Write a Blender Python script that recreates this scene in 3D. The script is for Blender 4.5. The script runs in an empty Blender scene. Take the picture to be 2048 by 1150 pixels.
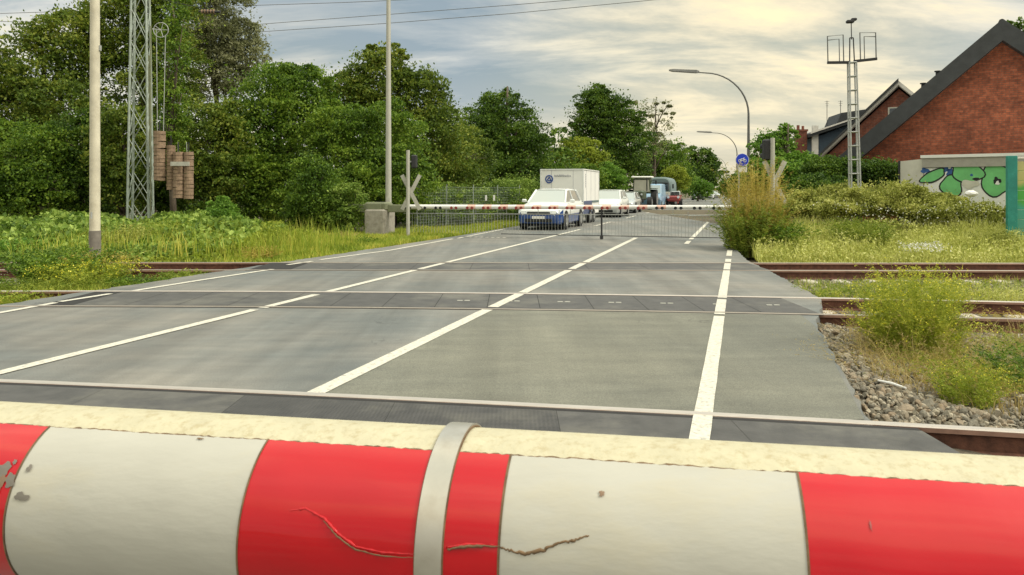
import bpy, math, random
import numpy as np
from mathutils import Vector, Matrix

R = math.radians
S = bpy.context.scene
COL = S.collection

# ------------------------------------------------------------------ camera
cd = bpy.data.cameras.new('camera')
cam = bpy.data.objects.new('camera', cd)
COL.objects.link(cam)
cam.location = (0, 0, 1.6)
cam.rotation_euler = (R(90), 0, 0)
cd.sensor_width = 36.0
cd.lens = 26.02
cd.shift_y = -0.0952
cd.clip_start = 0.05
cd.dof.use_dof = True
cd.dof.focus_distance = 12
cd.dof.aperture_fstop = 26
cd.clip_end = 3000
S.camera = cam

# ------------------------------------------------------------------ world / sky
SUN_EL, SUN_AZ = 45.0, 104.0     # azimuth measured from +Y towards +X: the veiled sun stands to the right, a little behind the viewer
w = bpy.data.worlds.new('World')
S.world = w
w.use_nodes = True
nt = w.node_tree
nt.nodes.clear()
def wn(t, **k):
    n = nt.nodes.new(t)
    for a, b in k.items():
        setattr(n, a, b)
    return n
L = nt.links.new
tc = wn('ShaderNodeTexCoord')
sky = wn('ShaderNodeTexSky', sky_type='NISHITA', sun_disc=False)
sky.sun_elevation = R(SUN_EL)
sky.sun_rotation = R(SUN_AZ)
sky.air_density = 1.2
sky.dust_density = 2.0
sep = wn('ShaderNodeSeparateXYZ')
L(tc.outputs['Generated'], sep.inputs[0])
zc = wn('ShaderNodeMath', operation='MAXIMUM'); L(sep.outputs['Z'], zc.inputs[0]); zc.inputs[1].default_value = 0.0
za = wn('ShaderNodeMath', operation='ADD'); L(zc.outputs[0], za.inputs[0]); za.inputs[1].default_value = 0.24
dx = wn('ShaderNodeMath', operation='DIVIDE'); L(sep.outputs['X'], dx.inputs[0]); L(za.outputs[0], dx.inputs[1])
dy = wn('ShaderNodeMath', operation='DIVIDE'); L(sep.outputs['Y'], dy.inputs[0]); L(za.outputs[0], dy.inputs[1])
cmb = wn('ShaderNodeCombineXYZ'); L(dx.outputs[0], cmb.inputs[0]); L(dy.outputs[0], cmb.inputs[1])
mp = wn('ShaderNodeMapping'); L(cmb.outputs[0], mp.inputs[0])
mp.inputs['Rotation'].default_value = (0, 0, R(14))
mp.inputs['Scale'].default_value = (0.95, 2.25, 1)
mp.inputs['Location'].default_value = (3.1, 1.7, 0)
n1 = wn('ShaderNodeTexNoise'); L(mp.outputs[0], n1.inputs['Vector'])
n1.inputs['Scale'].default_value = 1.0; n1.inputs['Detail'].default_value = 7; n1.inputs['Roughness'].default_value = 0.63
n1.inputs['Distortion'].default_value = 0.35
n2 = wn('ShaderNodeTexNoise'); L(mp.outputs[0], n2.inputs['Vector'])
n2.inputs['Scale'].default_value = 0.42; n2.inputs['Detail'].default_value = 3
cr = wn('ShaderNodeValToRGB'); L(n1.outputs[0], cr.inputs[0])
e = cr.color_ramp.elements
e[0].position = 0.36; e[0].color = (0.30, 0.365, 0.405, 1)
e[1].position = 0.66; e[1].color = (0.90, 0.82, 0.63, 1)
m = e.new(0.48); m.color = (0.47, 0.50, 0.50, 1)
m = e.new(0.57); m.color = (0.70, 0.685, 0.62, 1)
cr2 = wn('ShaderNodeValToRGB'); L(n2.outputs[0], cr2.inputs[0])
cr2.color_ramp.elements[0].position = 0.35; cr2.color_ramp.elements[0].color = (0.86, 0.90, 0.95, 1)
cr2.color_ramp.elements[1].position = 0.65; cr2.color_ramp.elements[1].color = (1.1, 1.04, 0.92, 1)
mul = wn('ShaderNodeMix', data_type='RGBA', blend_type='MULTIPLY'); mul.inputs[0].default_value = 1
L(cr.outputs[0], mul.inputs[6]); L(cr2.outputs[0], mul.inputs[7])
# paler, thinner cloud close to the horizon
hz = wn('ShaderNodeMapRange'); L(sep.outputs['Z'], hz.inputs[0])
hz.inputs[1].default_value = 0.0; hz.inputs[2].default_value = 0.16; hz.inputs[3].default_value = 0.55; hz.inputs[4].default_value = 0.0
hm = wn('ShaderNodeMix', data_type='RGBA'); L(hz.outputs[0], hm.inputs[0]); L(mul.outputs[2], hm.inputs[6])
hm.inputs[7].default_value = (0.74, 0.70, 0.62, 1)
# warm glow where the low sun stands behind the cloud, ahead and to the right
nm = wn('ShaderNodeVectorMath', operation='DOT_PRODUCT'); L(tc.outputs['Generated'], nm.inputs[0]); nm.inputs[1].default_value = (0.27, 0.955, 0.11)
gr = wn('ShaderNodeMapRange', interpolation_type='SMOOTHSTEP'); L(nm.outputs['Value'], gr.inputs[0])
gr.inputs[1].default_value = 0.93; gr.inputs[2].default_value = 1.0; gr.inputs[3].default_value = 0.0; gr.inputs[4].default_value = 1.0
ml = wn('ShaderNodeMix', data_type='RGBA', blend_type='MULTIPLY'); L(gr.outputs[0], ml.inputs[0]); L(hm.outputs[2], ml.inputs[6]); ml.inputs[7].default_value = (1.24, 1.13, .90, 1)
hm = ml
# an overcast sky is brighter overhead than near the horizon
zr = wn('ShaderNodeMapRange', interpolation_type='SMOOTHSTEP'); L(sep.outputs['Z'], zr.inputs[0])
zr.inputs[1].default_value = 0.28; zr.inputs[2].default_value = 0.85; zr.inputs[3].default_value = 0.0; zr.inputs[4].default_value = 1.0
zm = wn('ShaderNodeMix', data_type='RGBA', blend_type='MULTIPLY'); L(zr.outputs[0], zm.inputs[0]); L(hm.outputs[2], zm.inputs[6]); zm.inputs[7].default_value = (2.9, 2.85, 2.65, 1)
hm = zm
bg1 = wn('ShaderNodeBackground'); L(sky.outputs[0], bg1.inputs[0]); bg1.inputs[1].default_value = 0.10
bg2 = wn('ShaderNodeBackground'); L(hm.outputs[2], bg2.inputs[0]); bg2.inputs[1].default_value = 0.86
mx = wn('ShaderNodeMixShader'); mx.inputs[0].default_value = 0.88
L(bg1.outputs[0], mx.inputs[1]); L(bg2.outputs[0], mx.inputs[2])
wo = wn('ShaderNodeOutputWorld'); L(mx.outputs[0], wo.inputs[0])

# ------------------------------------------------------------------ sun
sd = bpy.data.lights.new('sun', 'SUN')
sd.energy = 1.9
sd.angle = R(22)
sd.color = (1.0, 0.93, 0.80)
sun = bpy.data.objects.new('sun', sd)
COL.objects.link(sun)
sv = Vector((math.sin(R(SUN_AZ)) * math.cos(R(SUN_EL)), math.cos(R(SUN_AZ)) * math.cos(R(SUN_EL)), math.sin(R(SUN_EL))))
sun.rotation_euler = sv.to_track_quat('Z', 'Y').to_euler()

S.view_settings.view_transform = 'Standard'
S.view_settings.look = 'None'
S.view_settings.gamma = 1
S.view_settings.exposure = 0.50
S.cycles.max_bounces = 6
S.cycles.diffuse_bounces = 3
S.cycles.transparent_max_bounces = 8

# ------------------------------------------------------------------ material helpers
def base_mat(name):
    m = bpy.data.materials.new(name)
    m.use_nodes = True
    return m, m.node_tree, m.node_tree.nodes['Principled BSDF']

def pbr(name, col, rough=0.6, metal=0.0, var=0.15, vscale=6.0, bump=0.0, bscale=60.0, dirt=None, dscale=3.0, damt=0.5, coat=0.0, stretch=None):
    m, t, b = base_mat(name)
    N, K = t.nodes, t.links
    tcn = N.new('ShaderNodeTexCoord')
    src = tcn.outputs['Object']
    if stretch:
        mpn = N.new('ShaderNodeMapping'); K.new(src, mpn.inputs[0]); mpn.inputs['Scale'].default_value = stretch; src = mpn.outputs[0]
    no = N.new('ShaderNodeTexNoise'); K.new(src, no.inputs['Vector'])
    no.inputs['Scale'].default_value = vscale; no.inputs['Detail'].default_value = 6; no.inputs['Roughness'].default_value = 0.6
    rp = N.new('ShaderNodeValToRGB'); K.new(no.outputs[0], rp.inputs[0])
    lo = [c * (1 - var) for c in col]; hi = [min(1, c * (1 + var)) for c in col]
    rp.color_ramp.elements[0].position = 0.3; rp.color_ramp.elements[0].color = (*lo, 1)
    rp.color_ramp.elements[1].position = 0.7; rp.color_ramp.elements[1].color = (*hi, 1)
    out = rp.outputs[0]
    if dirt:
        nd = N.new('ShaderNodeTexNoise'); K.new(src, nd.inputs['Vector'])
        nd.inputs['Scale'].default_value = dscale; nd.inputs['Detail'].default_value = 8; nd.inputs['Roughness'].default_value = 0.7
        rd = N.new('ShaderNodeValToRGB'); K.new(nd.outputs[0], rd.inputs[0])
        rd.color_ramp.elements[0].position = 0.50; rd.color_ramp.elements[0].color = (0, 0, 0, 1)
        rd.color_ramp.elements[1].position = 0.72; rd.color_ramp.elements[1].color = (damt, damt, damt, 1)
        mi = N.new('ShaderNodeMix'); mi.data_type = 'RGBA'
        K.new(rd.outputs[0], mi.inputs[0]); K.new(out, mi.inputs[6]); mi.inputs[7].default_value = (*dirt, 1)
        out = mi.outputs[2]
    K.new(out, b.inputs['Base Color'])
    b.inputs['Roughness'].default_value = rough
    b.inputs['Metallic'].default_value = metal
    if coat:
        b.inputs['Coat Weight'].default_value = coat
        b.inputs['Coat Roughness'].default_value = 0.06
    if bump:
        nb = N.new('ShaderNodeTexNoise'); K.new(src, nb.inputs['Vector'])
        nb.inputs['Scale'].default_value = bscale; nb.inputs['Detail'].default_value = 4
        bn = N.new('ShaderNodeBump'); bn.inputs['Strength'].default_value = bump; bn.inputs['Distance'].default_value = 0.01
        K.new(nb.outputs[0], bn.inputs['Height']); K.new(bn.outputs[0], b.inputs['Normal'])
    return m

def leafmat(name, c1, c2, c3=None, trans=0.35, nscale=0.6, rough=0.55):
    """three-tone foliage: slow noise across the plant plus a random value per leaf"""
    c3 = c3 or [x * 1.5 for x in c2]
    m, t, b = base_mat(name)
    N, K = t.nodes, t.links
    tcn = N.new('ShaderNodeTexCoord')
    no = N.new('ShaderNodeTexNoise'); K.new(tcn.outputs['Object'], no.inputs['Vector'])
    no.inputs['Scale'].default_value = nscale; no.inputs['Detail'].default_value = 3
    ge = N.new('ShaderNodeNewGeometry')
    ad = N.new('ShaderNodeMath'); ad.operation = 'MULTIPLY_ADD'
    K.new(ge.outputs['Random Per Island'], ad.inputs[0]); ad.inputs[1].default_value = 0.55
    sb = N.new('ShaderNodeMapRange'); K.new(no.outputs[0], sb.inputs[0])
    sb.inputs[1].default_value = 0.3; sb.inputs[2].default_value = 0.7; sb.inputs[3].default_value = 0.0; sb.inputs[4].default_value = 0.5
    K.new(sb.outputs[0], ad.inputs[2])
    rp = N.new('ShaderNodeValToRGB'); K.new(ad.outputs[0], rp.inputs[0])
    el = rp.color_ramp.elements
    el[0].position = 0.12; el[0].color = (*c1, 1)
    el[1].position = 0.95; el[1].color = (*c3, 1)
    x = el.new(0.5); x.color = (*c2, 1)
    K.new(rp.outputs[0], b.inputs['Base Color'])
    b.inputs['Roughness'].default_value = rough
    b.inputs['Specular IOR Level'].default_value = 0.3
    tr = N.new('ShaderNodeBsdfTranslucent'); K.new(rp.outputs[0], tr.inputs[0])
    ms = N.new('ShaderNodeMixShader'); ms.inputs[0].default_value = trans
    K.new(b.outputs[0], ms.inputs[1]); K.new(tr.outputs[0], ms.inputs[2])
    K.new(ms.outputs[0], t.nodes['Material Output'].inputs[0])
    return m

def glassmat(name, col=(0.10, 0.13, 0.13), rough=0.05):
    m, t, b = base_mat(name)
    b.inputs['Base Color'].default_value = (*col, 1)
    b.inputs['Roughness'].default_value = rough
    b.inputs['Specular IOR Level'].default_value = 0.9
    b.inputs['Coat Weight'].default_value = 0.6
    return m

# ------------------------------------------------------------------ mesh helpers
def tag(o, label=None, cat=None, group=None, kind=None):
    if label: o['label'] = label
    if cat: o['category'] = cat
    if group: o['group'] = group
    if kind: o['kind'] = kind
    return o

def thing(name, label, cat, loc=(0, 0, 0), rz=0.0, group=None):
    o = bpy.data.objects.new(name, None)
    o.empty_display_size = 0.3
    COL.objects.link(o)
    o.location = loc
    o.rotation_euler = (0, 0, rz)
    return tag(o, label, cat, group)

def copy_tree(o, parent=None):
    c = o.copy(); COL.objects.link(c)
    c.parent = parent
    for ch in list(o.children):
        copy_tree(ch, c)
    return c

class MB:
    def __init__(s):
        s.v = []; s.f = []; s.mi = []
    def add(s, vs, fs, mi=0):
        k = len(s.v)
        s.v += [tuple(map(float, p)) for p in vs]
        s.f += [tuple(i + k for i in f) for f in fs]
        s.mi += [mi] * len(fs)
        return s
    def box(s, c, d, rz=0.0, mi=0, rx=0.0, ry=0.0):
        M = Matrix.Translation(c) @ Matrix.Rotation(rz, 4, 'Z') @ Matrix.Rotation(ry, 4, 'Y') @ Matrix.Rotation(rx, 4, 'X')
        h = [x / 2 for x in d]
        vs = [M @ Vector((sx * h[0], sy * h[1], sz * h[2])) for sz in (-1, 1) for sy in (-1, 1) for sx in (-1, 1)]
        return s.add(vs, [(0, 2, 3, 1), (4, 5, 7, 6), (0, 1, 5, 4), (2, 6, 7, 3), (0, 4, 6, 2), (1, 3, 7, 5)], mi)
    def bbox(s, c, d, b=0.01, rz=0.0, mi=0):
        """box with chamfered edges"""
        M = Matrix.Translation(c) @ Matrix.Rotation(rz, 4, 'Z')
        hx, hy, hz = [x / 2 for x in d]
        b = min(b, hx * .9, hy * .9, hz * .9)
        rings = []
        for z, i in ((-hz, b), (-hz + b, 0), (hz - b, 0), (hz, b)):
            X, Y = hx - i, hy - i
            rings.append([(X - b, -Y, z), (X, -Y + b, z), (X, Y - b, z), (X - b, Y, z), (-X + b, Y, z), (-X, Y - b, z), (-X, -Y + b, z), (-X + b, -Y, z)])
        return s.loft([[M @ Vector(p) for p in r] for r in rings], mi=mi)
    def loft(s, rings, mi=0, caps=True, closed=True):
        n = len(rings[0]); vs = []; fs = []
        for r in rings: vs += list(r)
        for i in range(len(rings) - 1):
            for j in range(n if closed else n - 1):
                a, b2 = i * n + j, i * n + (j + 1) % n
                fs.append((a, b2, b2 + n, a + n))
        if caps:
            fs.append(tuple(range(n - 1, -1, -1)))
            fs.append(tuple((len(rings) - 1) * n + j for j in range(n)))
        return s.add(vs, fs, mi)
    def tube(s, pts, r, n=8, mi=0, caps=True):
        pts = [Vector(p) for p in pts]
        rr = r if isinstance(r, (list, tuple)) else [r] * len(pts)
        rings = []
        up = None
        for i, p in enumerate(pts):
            d = (pts[min(i + 1, len(pts) - 1)] - pts[max(i - 1, 0)]).normalized()
            if up is None:
                up = Vector((0, 0, 1)) if abs(d.z) < 0.9 else Vector((1, 0, 0))
            a = d.cross(up)
            if a.length < 1e-5: a = d.cross(Vector((0, 1, 0)))
            a.normalize(); b2 = a.cross(d).normalized(); up = b2
            rings.append([p + (a * math.cos(t) + b2 * math.sin(t)) * rr[i] for t in [2 * math.pi * k / n for k in range(n)]])
        return s.loft(rings, mi=mi, caps=caps)
    def disc(s, c, r, nrm, th=0.01, n=20, mi=0):
        nrm = Vector(nrm).normalized(); c = Vector(c)
        return s.tube([c - nrm * th / 2, c + nrm * th / 2], r, n, mi)
    def prism(s, pts2, y0, y1, mi=0):
        """polygon in x,z extruded along y"""
        n = len(pts2)
        vs = [(x, y0, z) for x, z in pts2] + [(x, y1, z) for x, z in pts2]
        fs = [tuple(range(n)), tuple(range(2 * n - 1, n - 1, -1))] + [(i, i + n, (i + 1) % n + n, (i + 1) % n) for i in range(n)]
        return s.add(vs, fs, mi)
    def build(s, name, mats, parent=None, smooth=False, loc=None):
        me = bpy.data.meshes.new(name)
        me.from_pydata(s.v, [], s.f)
        mats = mats if isinstance(mats, (list, tuple)) else [mats]
        for m in mats: me.materials.append(m)
        if len(mats) > 1:
            me.polygons.foreach_set('material_index', s.mi)
        if smooth is True:
            me.polygons.foreach_set('use_smooth', [True] * len(me.polygons))
        me.update()
        o = bpy.data.objects.new(name, me)
        COL.objects.link(o)
        if smooth == 'auto':
            me.polygons.foreach_set('use_smooth', [True] * len(me.polygons))
            try:
                me.set_sharp_from_angle(angle=R(35))
            except Exception:
                pass
        if parent: o.parent = parent
        if loc: o.location = loc
        return o

def np_mesh(name, verts, faces_groups, mats, parent=None, mat_idx=None, smooth=False):
    """verts (N,3); faces_groups: list of int arrays (M,k)"""
    me = bpy.data.meshes.new(name)
    me.vertices.add(len(verts)); me.vertices.foreach_set('co', np.asarray(verts, dtype=np.float32).ravel())
    loops = np.concatenate([f.ravel() for f in faces_groups]).astype(np.int32)
    tot = np.concatenate([np.full(len(f), f.shape[1], dtype=np.int32) for f in faces_groups])
    st = np.concatenate([[0], np.cumsum(tot)[:-1]]).astype(np.int32)
    me.loops.add(len(loops)); me.loops.foreach_set('vertex_index', loops)
    me.polygons.add(len(tot)); me.polygons.foreach_set('loop_start', st); me.polygons.foreach_set('loop_total', tot)
    mats = mats if isinstance(mats, (list, tuple)) else [mats]
    for m in mats: me.materials.append(m)
    if mat_idx is not None: me.polygons.foreach_set('material_index', np.asarray(mat_idx, dtype=np.int32))
    me.polygons.foreach_set('use_smooth', np.full(len(tot), smooth, dtype=bool))
    me.update(calc_edges=True); me.validate()
    o = bpy.data.objects.new(name, me); COL.objects.link(o)
    if parent: o.parent = parent
    return o

F = 1480.0
def at(px, py, Y):
    """a point of the place from where the photograph shows it and its distance"""
    return Vector(((px - 1024) / F * Y, Y, 1.6 - (py - 380) / F * Y))
def gnd(px, py):
    Y = 1.6 * F / (py - 380)
    return Vector(((px - 1024) / F * Y, Y, 0))
SL = 0.308                      # the road runs away at this sideways slope
RY = math.atan(SL)
def rd(c, Y):                   # lateral line: c is its X at Y=10
    return c + SL * (Y - 10)
DIR = Vector((math.sin(RY), math.cos(RY), 0)); PER = Vector((math.cos(RY), -math.sin(RY), 0))

# ------------------------------------------------------------------ materials
M = {}
def asphalt(name, c, warm, patch=0.3, streak_rot=-17.1):
    m, t, b = base_mat(name)
    N, K = t.nodes, t.links
    tcn = N.new('ShaderNodeTexCoord')
    def noise(scale, detail, rough, st=None, rot=0, off=0):
        mpn = N.new('ShaderNodeMapping'); K.new(tcn.outputs['Object'], mpn.inputs[0])
        mpn.inputs['Rotation'].default_value = (0, 0, R(rot)); mpn.inputs['Location'].default_value = (off, off * .7, 0)
        if st: mpn.inputs['Scale'].default_value = st
        n = N.new('ShaderNodeTexNoise'); K.new(mpn.outputs[0], n.inputs['Vector'])
        n.inputs['Scale'].default_value = scale; n.inputs['Detail'].default_value = detail; n.inputs['Roughness'].default_value = rough
        return n.outputs[0]
    def ramp(f, p0, c0, p1, c1):
        r = N.new('ShaderNodeValToRGB'); K.new(f, r.inputs[0])
        r.color_ramp.elements[0].position = p0; r.color_ramp.elements[0].color = (*c0, 1)
        r.color_ramp.elements[1].position = p1; r.color_ramp.elements[1].color = (*c1, 1)
        return r.outputs[0]
    def mixc(mode, f, a, bb):
        x = N.new('ShaderNodeMix'); x.data_type = 'RGBA'; x.blend_type = mode
        if isinstance(f, float): x.inputs[0].default_value = f
        else: K.new(f, x.inputs[0])
        K.new(a, x.inputs[6]); K.new(bb, x.inputs[7])
        return x.outputs[2]
    big = ramp(noise(0.32, 5, .6, off=4), .38, c, .62, warm)
    # traffic wear: streaks that run with the road
    stk = ramp(noise(1.0, 5, .6, (1.6, 0.10, 1), 17.1, 9), .3, (1 - patch,) * 3, .7, (1 + patch * .5,) * 3)
    o = mixc('MULTIPLY', 1.0, big, stk)
    mid = ramp(noise(2.2, 8, .65, (.5, 1.8, 1), 0, 2), .3, (.82, .82, .82), .72, (1.14, 1.14, 1.12))
    o = mixc('MULTIPLY', 1.0, o, mid)
    agg = ramp(noise(95, 3, .7), .32, (.55, .55, .55), .7, (1.45, 1.45, 1.4))
    o = mixc('MULTIPLY', 0.75, o, agg)
    # filled cracks
    vo = N.new('ShaderNodeTexVoronoi'); vo.feature = 'DISTANCE_TO_EDGE'
    mpn = N.new('ShaderNodeMapping'); K.new(tcn.outputs['Object'], mpn.inputs[0]); mpn.inputs['Scale'].default_value = (.55, .30, 1)
    wob = N.new('ShaderNodeTexNoise'); wob.inputs['Scale'].default_value = 2.5; wob.inputs['Detail'].default_value = 6; K.new(tcn.outputs['Object'], wob.inputs['Vector'])
    wm = N.new('ShaderNodeMix'); wm.data_type = 'RGBA'; wm.blend_type = 'LINEAR_LIGHT'; wm.inputs[0].default_value = .35
    K.new(mpn.outputs[0], wm.inputs[6]); K.new(wob.outputs['Color'], wm.inputs[7])
    K.new(wm.outputs[2], vo.inputs['Vector']); vo.inputs['Scale'].default_value = 0.9
    gate = ramp(noise(.5, 3, .5, off=20), .60, (1, 1, 1), .67, (0, 0, 0))
    ck = ramp(vo.outputs['Distance'], .004, (.62, .62, .62), .011, (1, 1, 1))
    mxm = N.new('ShaderNodeMix'); mxm.data_type = 'RGBA'; K.new(gate, mxm.inputs[0]); K.new(ck, mxm.inputs[6]); mxm.inputs[7].default_value = (1, 1, 1, 1)
    o = mixc('MULTIPLY', 1.0, o, mxm.outputs[2])
    K.new(o, b.inputs['Base Color'])
    b.inputs['Roughness'].default_value = 0.78
    b.inputs['Specular IOR Level'].default_value = 0.45
    nb = N.new('ShaderNodeTexNoise'); nb.inputs['Scale'].default_value = 110; nb.inputs['Detail'].default_value = 3; K.new(tcn.outputs['Object'], nb.inputs['Vector'])
    bn = N.new('ShaderNodeBump'); bn.inputs['Strength'].default_value = .5; bn.inputs['Distance'].default_value = .006
    K.new(nb.outputs[0], bn.inputs['Height']); K.new(bn.outputs[0], b.inputs['Normal'])
    return m
M['asphalt'] = asphalt('asphalt', (.150, .160, .155), (.235, .222, .195), .30)
M['asphalt_old'] = asphalt('asphalt_old', (.160, .160, .132), (.195, .190, .150), .18)
M['paint'] = pbr('road_paint', (.62, .59, .49), .75, var=.10, vscale=30, dirt=(.20, .19, .17), dscale=24, damt=.95)
M['soil'] = pbr('soil', (.11, .085, .05), .95, var=.5, vscale=2.0, dirt=(.10, .13, .03), dscale=.8, damt=.8, bump=.6, bscale=20)
M['ballastbed'] = pbr('ballast_bed', (.10, .085, .06), .95, var=.5, vscale=25, bump=1, bscale=40)
M['rubber'] = pbr('rubber_panel', (.075, .072, .066), .62, var=.25, vscale=5, dirt=(.19, .18, .145), dscale=.6, damt=.85, bump=.3, bscale=120)
M['groove'] = pbr('groove_black', (.018, .016, .014), .8, var=.3)
M['railtop'] = pbr('rail_steel', (.56, .51, .45), .45, 0.5, var=.12, vscale=8, stretch=(.3, 6, 1))
M['railtop_dull'] = pbr('rail_steel_dull', (.33, .29, .24), .5, 0.4, var=.15, vscale=8, stretch=(.3, 6, 1))
M['rust'] = pbr('rail_rust', (.105, .042, .025), .9, var=.45, vscale=14, bump=.4, bscale=70)
M['railhead_rust'] = pbr('rail_head_dull', (.34, .20, .15), .5, .3, var=.2, vscale=10)
M['concrete'] = pbr('concrete', (.36, .33, .27), .9, var=.2, vscale=7, dirt=(.12, .11, .07), dscale=4, damt=.7, bump=.3, bscale=50)
M['sleeper'] = pbr('sleeper_concrete', (.50, .45, .36), .9, var=.2, vscale=9, bump=.3, bscale=50)
M['galv'] = pbr('galvanised_steel', (.42, .43, .40), .5, .35, var=.15, vscale=9)
M['mastgreen'] = pbr('mast_grey_green', (.33, .38, .32), .6, .1, var=.25, vscale=5, dirt=(.14, .10, .06), dscale=7, damt=.5)
M['polebeige'] = pbr('pole_beige', (.60, .555, .42), .7, 0, var=.16, vscale=3, dirt=(.36, .31, .20), dscale=2.5, damt=.55, bump=.12, bscale=40)
M['polegrey'] = pbr('pole_grey', (.46, .45, .38), .6, .15, var=.13, vscale=3, dirt=(.26, .24, .18), dscale=3, damt=.5)
M['polefoot'] = pbr('pole_foot_grey', (.19, .17, .14), .8, 0, var=.2, vscale=8)
M['dark'] = pbr('dark_metal', (.03, .03, .03), .55, .2, var=.2)
M['lampgrey'] = pbr('lamp_grey', (.15, .15, .14), .5, .4, var=.15)
M['armgreen'] = pbr('arm_olive', (.22, .235, .14), .7, .1, var=.25, vscale=5, dirt=(.10, .10, .05), dscale=5, damt=.6)
M['white'] = pbr('white_paint', (.80, .79, .74), .45, 0, var=.05, vscale=6)
M['palered'] = pbr('faded_red', (.78, .50, .40), .5, 0, var=.12, vscale=5)
M['crosswhite'] = pbr('crossbuck_back', (.46, .45, .38), .6, .1, var=.15, vscale=9)
M['weight'] = pbr('weight_rust', (.27, .185, .12), .9, .0, var=.35, vscale=9, dirt=(.12, .07, .04), dscale=5, damt=.6)
M['signblue'] = pbr('sign_blue', (.012, .045, .50), .4, 0, var=.05)
M['black'] = pbr('black_paint', (.012, .014, .014), .6, 0, var=.2)
M['red'] = pbr('foil_red', (.50, .001, .006), .42, 0, var=.07, vscale=7, dirt=(.50, .006, .010), dscale=9, damt=.4, coat=1.0, bump=.14, bscale=16)
M['foilwhite'] = pbr('foil_white', (.46, .445, .38), .62, 0, var=.05, vscale=5, dirt=(.50, .45, .32), dscale=4, damt=.6, coat=.0, bump=.12, bscale=16, stretch=(1, 3, 3))
M['red'].node_tree.nodes['Principled BSDF'].inputs['Specular IOR Level'].default_value = .15
M['red'].node_tree.nodes['Principled BSDF'].inputs['Coat IOR'].default_value = 1.42
M['red'].node_tree.nodes['Principled BSDF'].inputs['Coat Roughness'].default_value = .10
M['cream'] = pbr('boom_cream', (.52, .475, .32), .6, 0, var=.08, vscale=30, dirt=(.34, .26, .12), dscale=85, damt=.7, bump=.15, bscale=160)
M['seam'] = pbr('seam_dirt', (.16, .10, .05), .9, 0, var=.4, vscale=60)
M['strap'] = pbr('strap_steel', (.50, .47, .40), .38, .65, var=.12, vscale=18, stretch=(1, 1, 1), dirt=(.32, .26, .18), dscale=16, damt=.5)
M['bark'] = pbr('bark', (.11, .085, .06), .95, 0, var=.4, vscale=8, bump=.8, bscale=25, stretch=(2, 2, .4))
M['stalk'] = pbr('stalk', (.25, .23, .10), .9, 0, var=.3)
M['tyre'] = pbr('tyre', (.02, .02, .02), .85, 0, var=.2)
M['rim'] = pbr('rim', (.40, .40, .40), .3, .8, var=.05)
M['glass'] = glassmat('car_glass_sky_tint', (.32, .37, .35))  # pale base colour paints the sky's reflection into the windscreens
M['glassdark'] = glassmat('dark_glass', (.03, .035, .035))
M['carwhite'] = pbr('car_white', (.80, .82, .78), .25, 0, var=.03, coat=.6)
M['carblue'] = pbr('car_blue', (.010, .055, .22), .28, 0, var=.06, coat=.8)
M['carsilver'] = pbr('car_silver', (.50, .52, .50), .28, .4, var=.04, coat=.8)
M['cargreydark'] = pbr('car_dark', (.05, .055, .06), .28, .3, var=.05, coat=.8)
M['boxwhite'] = pbr('box_white', (.85, .84, .78), .45, 0, var=.04, vscale=2)
M['logoblue'] = pbr('logo_blue', (.03, .08, .30), .5, 0, var=.05)
M['textgrey'] = pbr('lettering_grey', (.30, .31, .34), .6, 0, var=.05)
M['headlamp'] = pbr('headlamp', (.75, .78, .8), .1, .3, var=.02, coat=1)
M['orange'] = pbr('orange', (.85, .18, .02), .4, 0, var=.05)
M['carred'] = pbr('machine_red', (.27, .035, .03), .4, 0, var=.1, coat=.4)
M['tealgrey'] = pbr('tank_grey_green', (.14, .19, .18), .7, 0, var=.15, vscale=2)
M['tractor'] = pbr('tractor_green', (.07, .09, .05), .5, 0, var=.2)
M['vanblue'] = pbr('van_light_blue', (.22, .36, .48), .4, 0, var=.08, coat=.4)
M['slate'] = pbr('slate_cladding', (.040, .043, .044), .65, 0, var=.25, vscale=3, bump=.3, bscale=20)
M['slateblue'] = pbr('slate_blue', (.055, .085, .115), .6, 0, var=.25, vscale=5, bump=.3, bscale=12)
M['vergewhite'] = pbr('verge_white', (.74, .70, .62), .6, 0, var=.08)
M['roofgrey'] = pbr('roof_tiles', (.065, .062, .06), .75, 0, var=.3, vscale=6, bump=.6, bscale=9)
M['render'] = pbr('pale_render', (.62, .60, .50), .85, 0, var=.10, vscale=2, dirt=(.42, .40, .32), dscale=1.5, damt=.5)
M['fascia'] = pbr('fascia_grey', (.36, .34, .29), .7, 0, var=.1)
M['graf_green'] = pbr('spray_green', (.17, .52, .18), .6, 0, var=.15, vscale=3)
M['graf_blue'] = pbr('spray_blue', (.03, .10, .30), .6, 0, var=.25, vscale=5)
M['teal'] = pbr('teal_paint', (.025, .24, .19), .5, 0, var=.18, vscale=4, dirt=(.06, .38, .30), dscale=6, damt=.6)
M['boards'] = None

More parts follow.
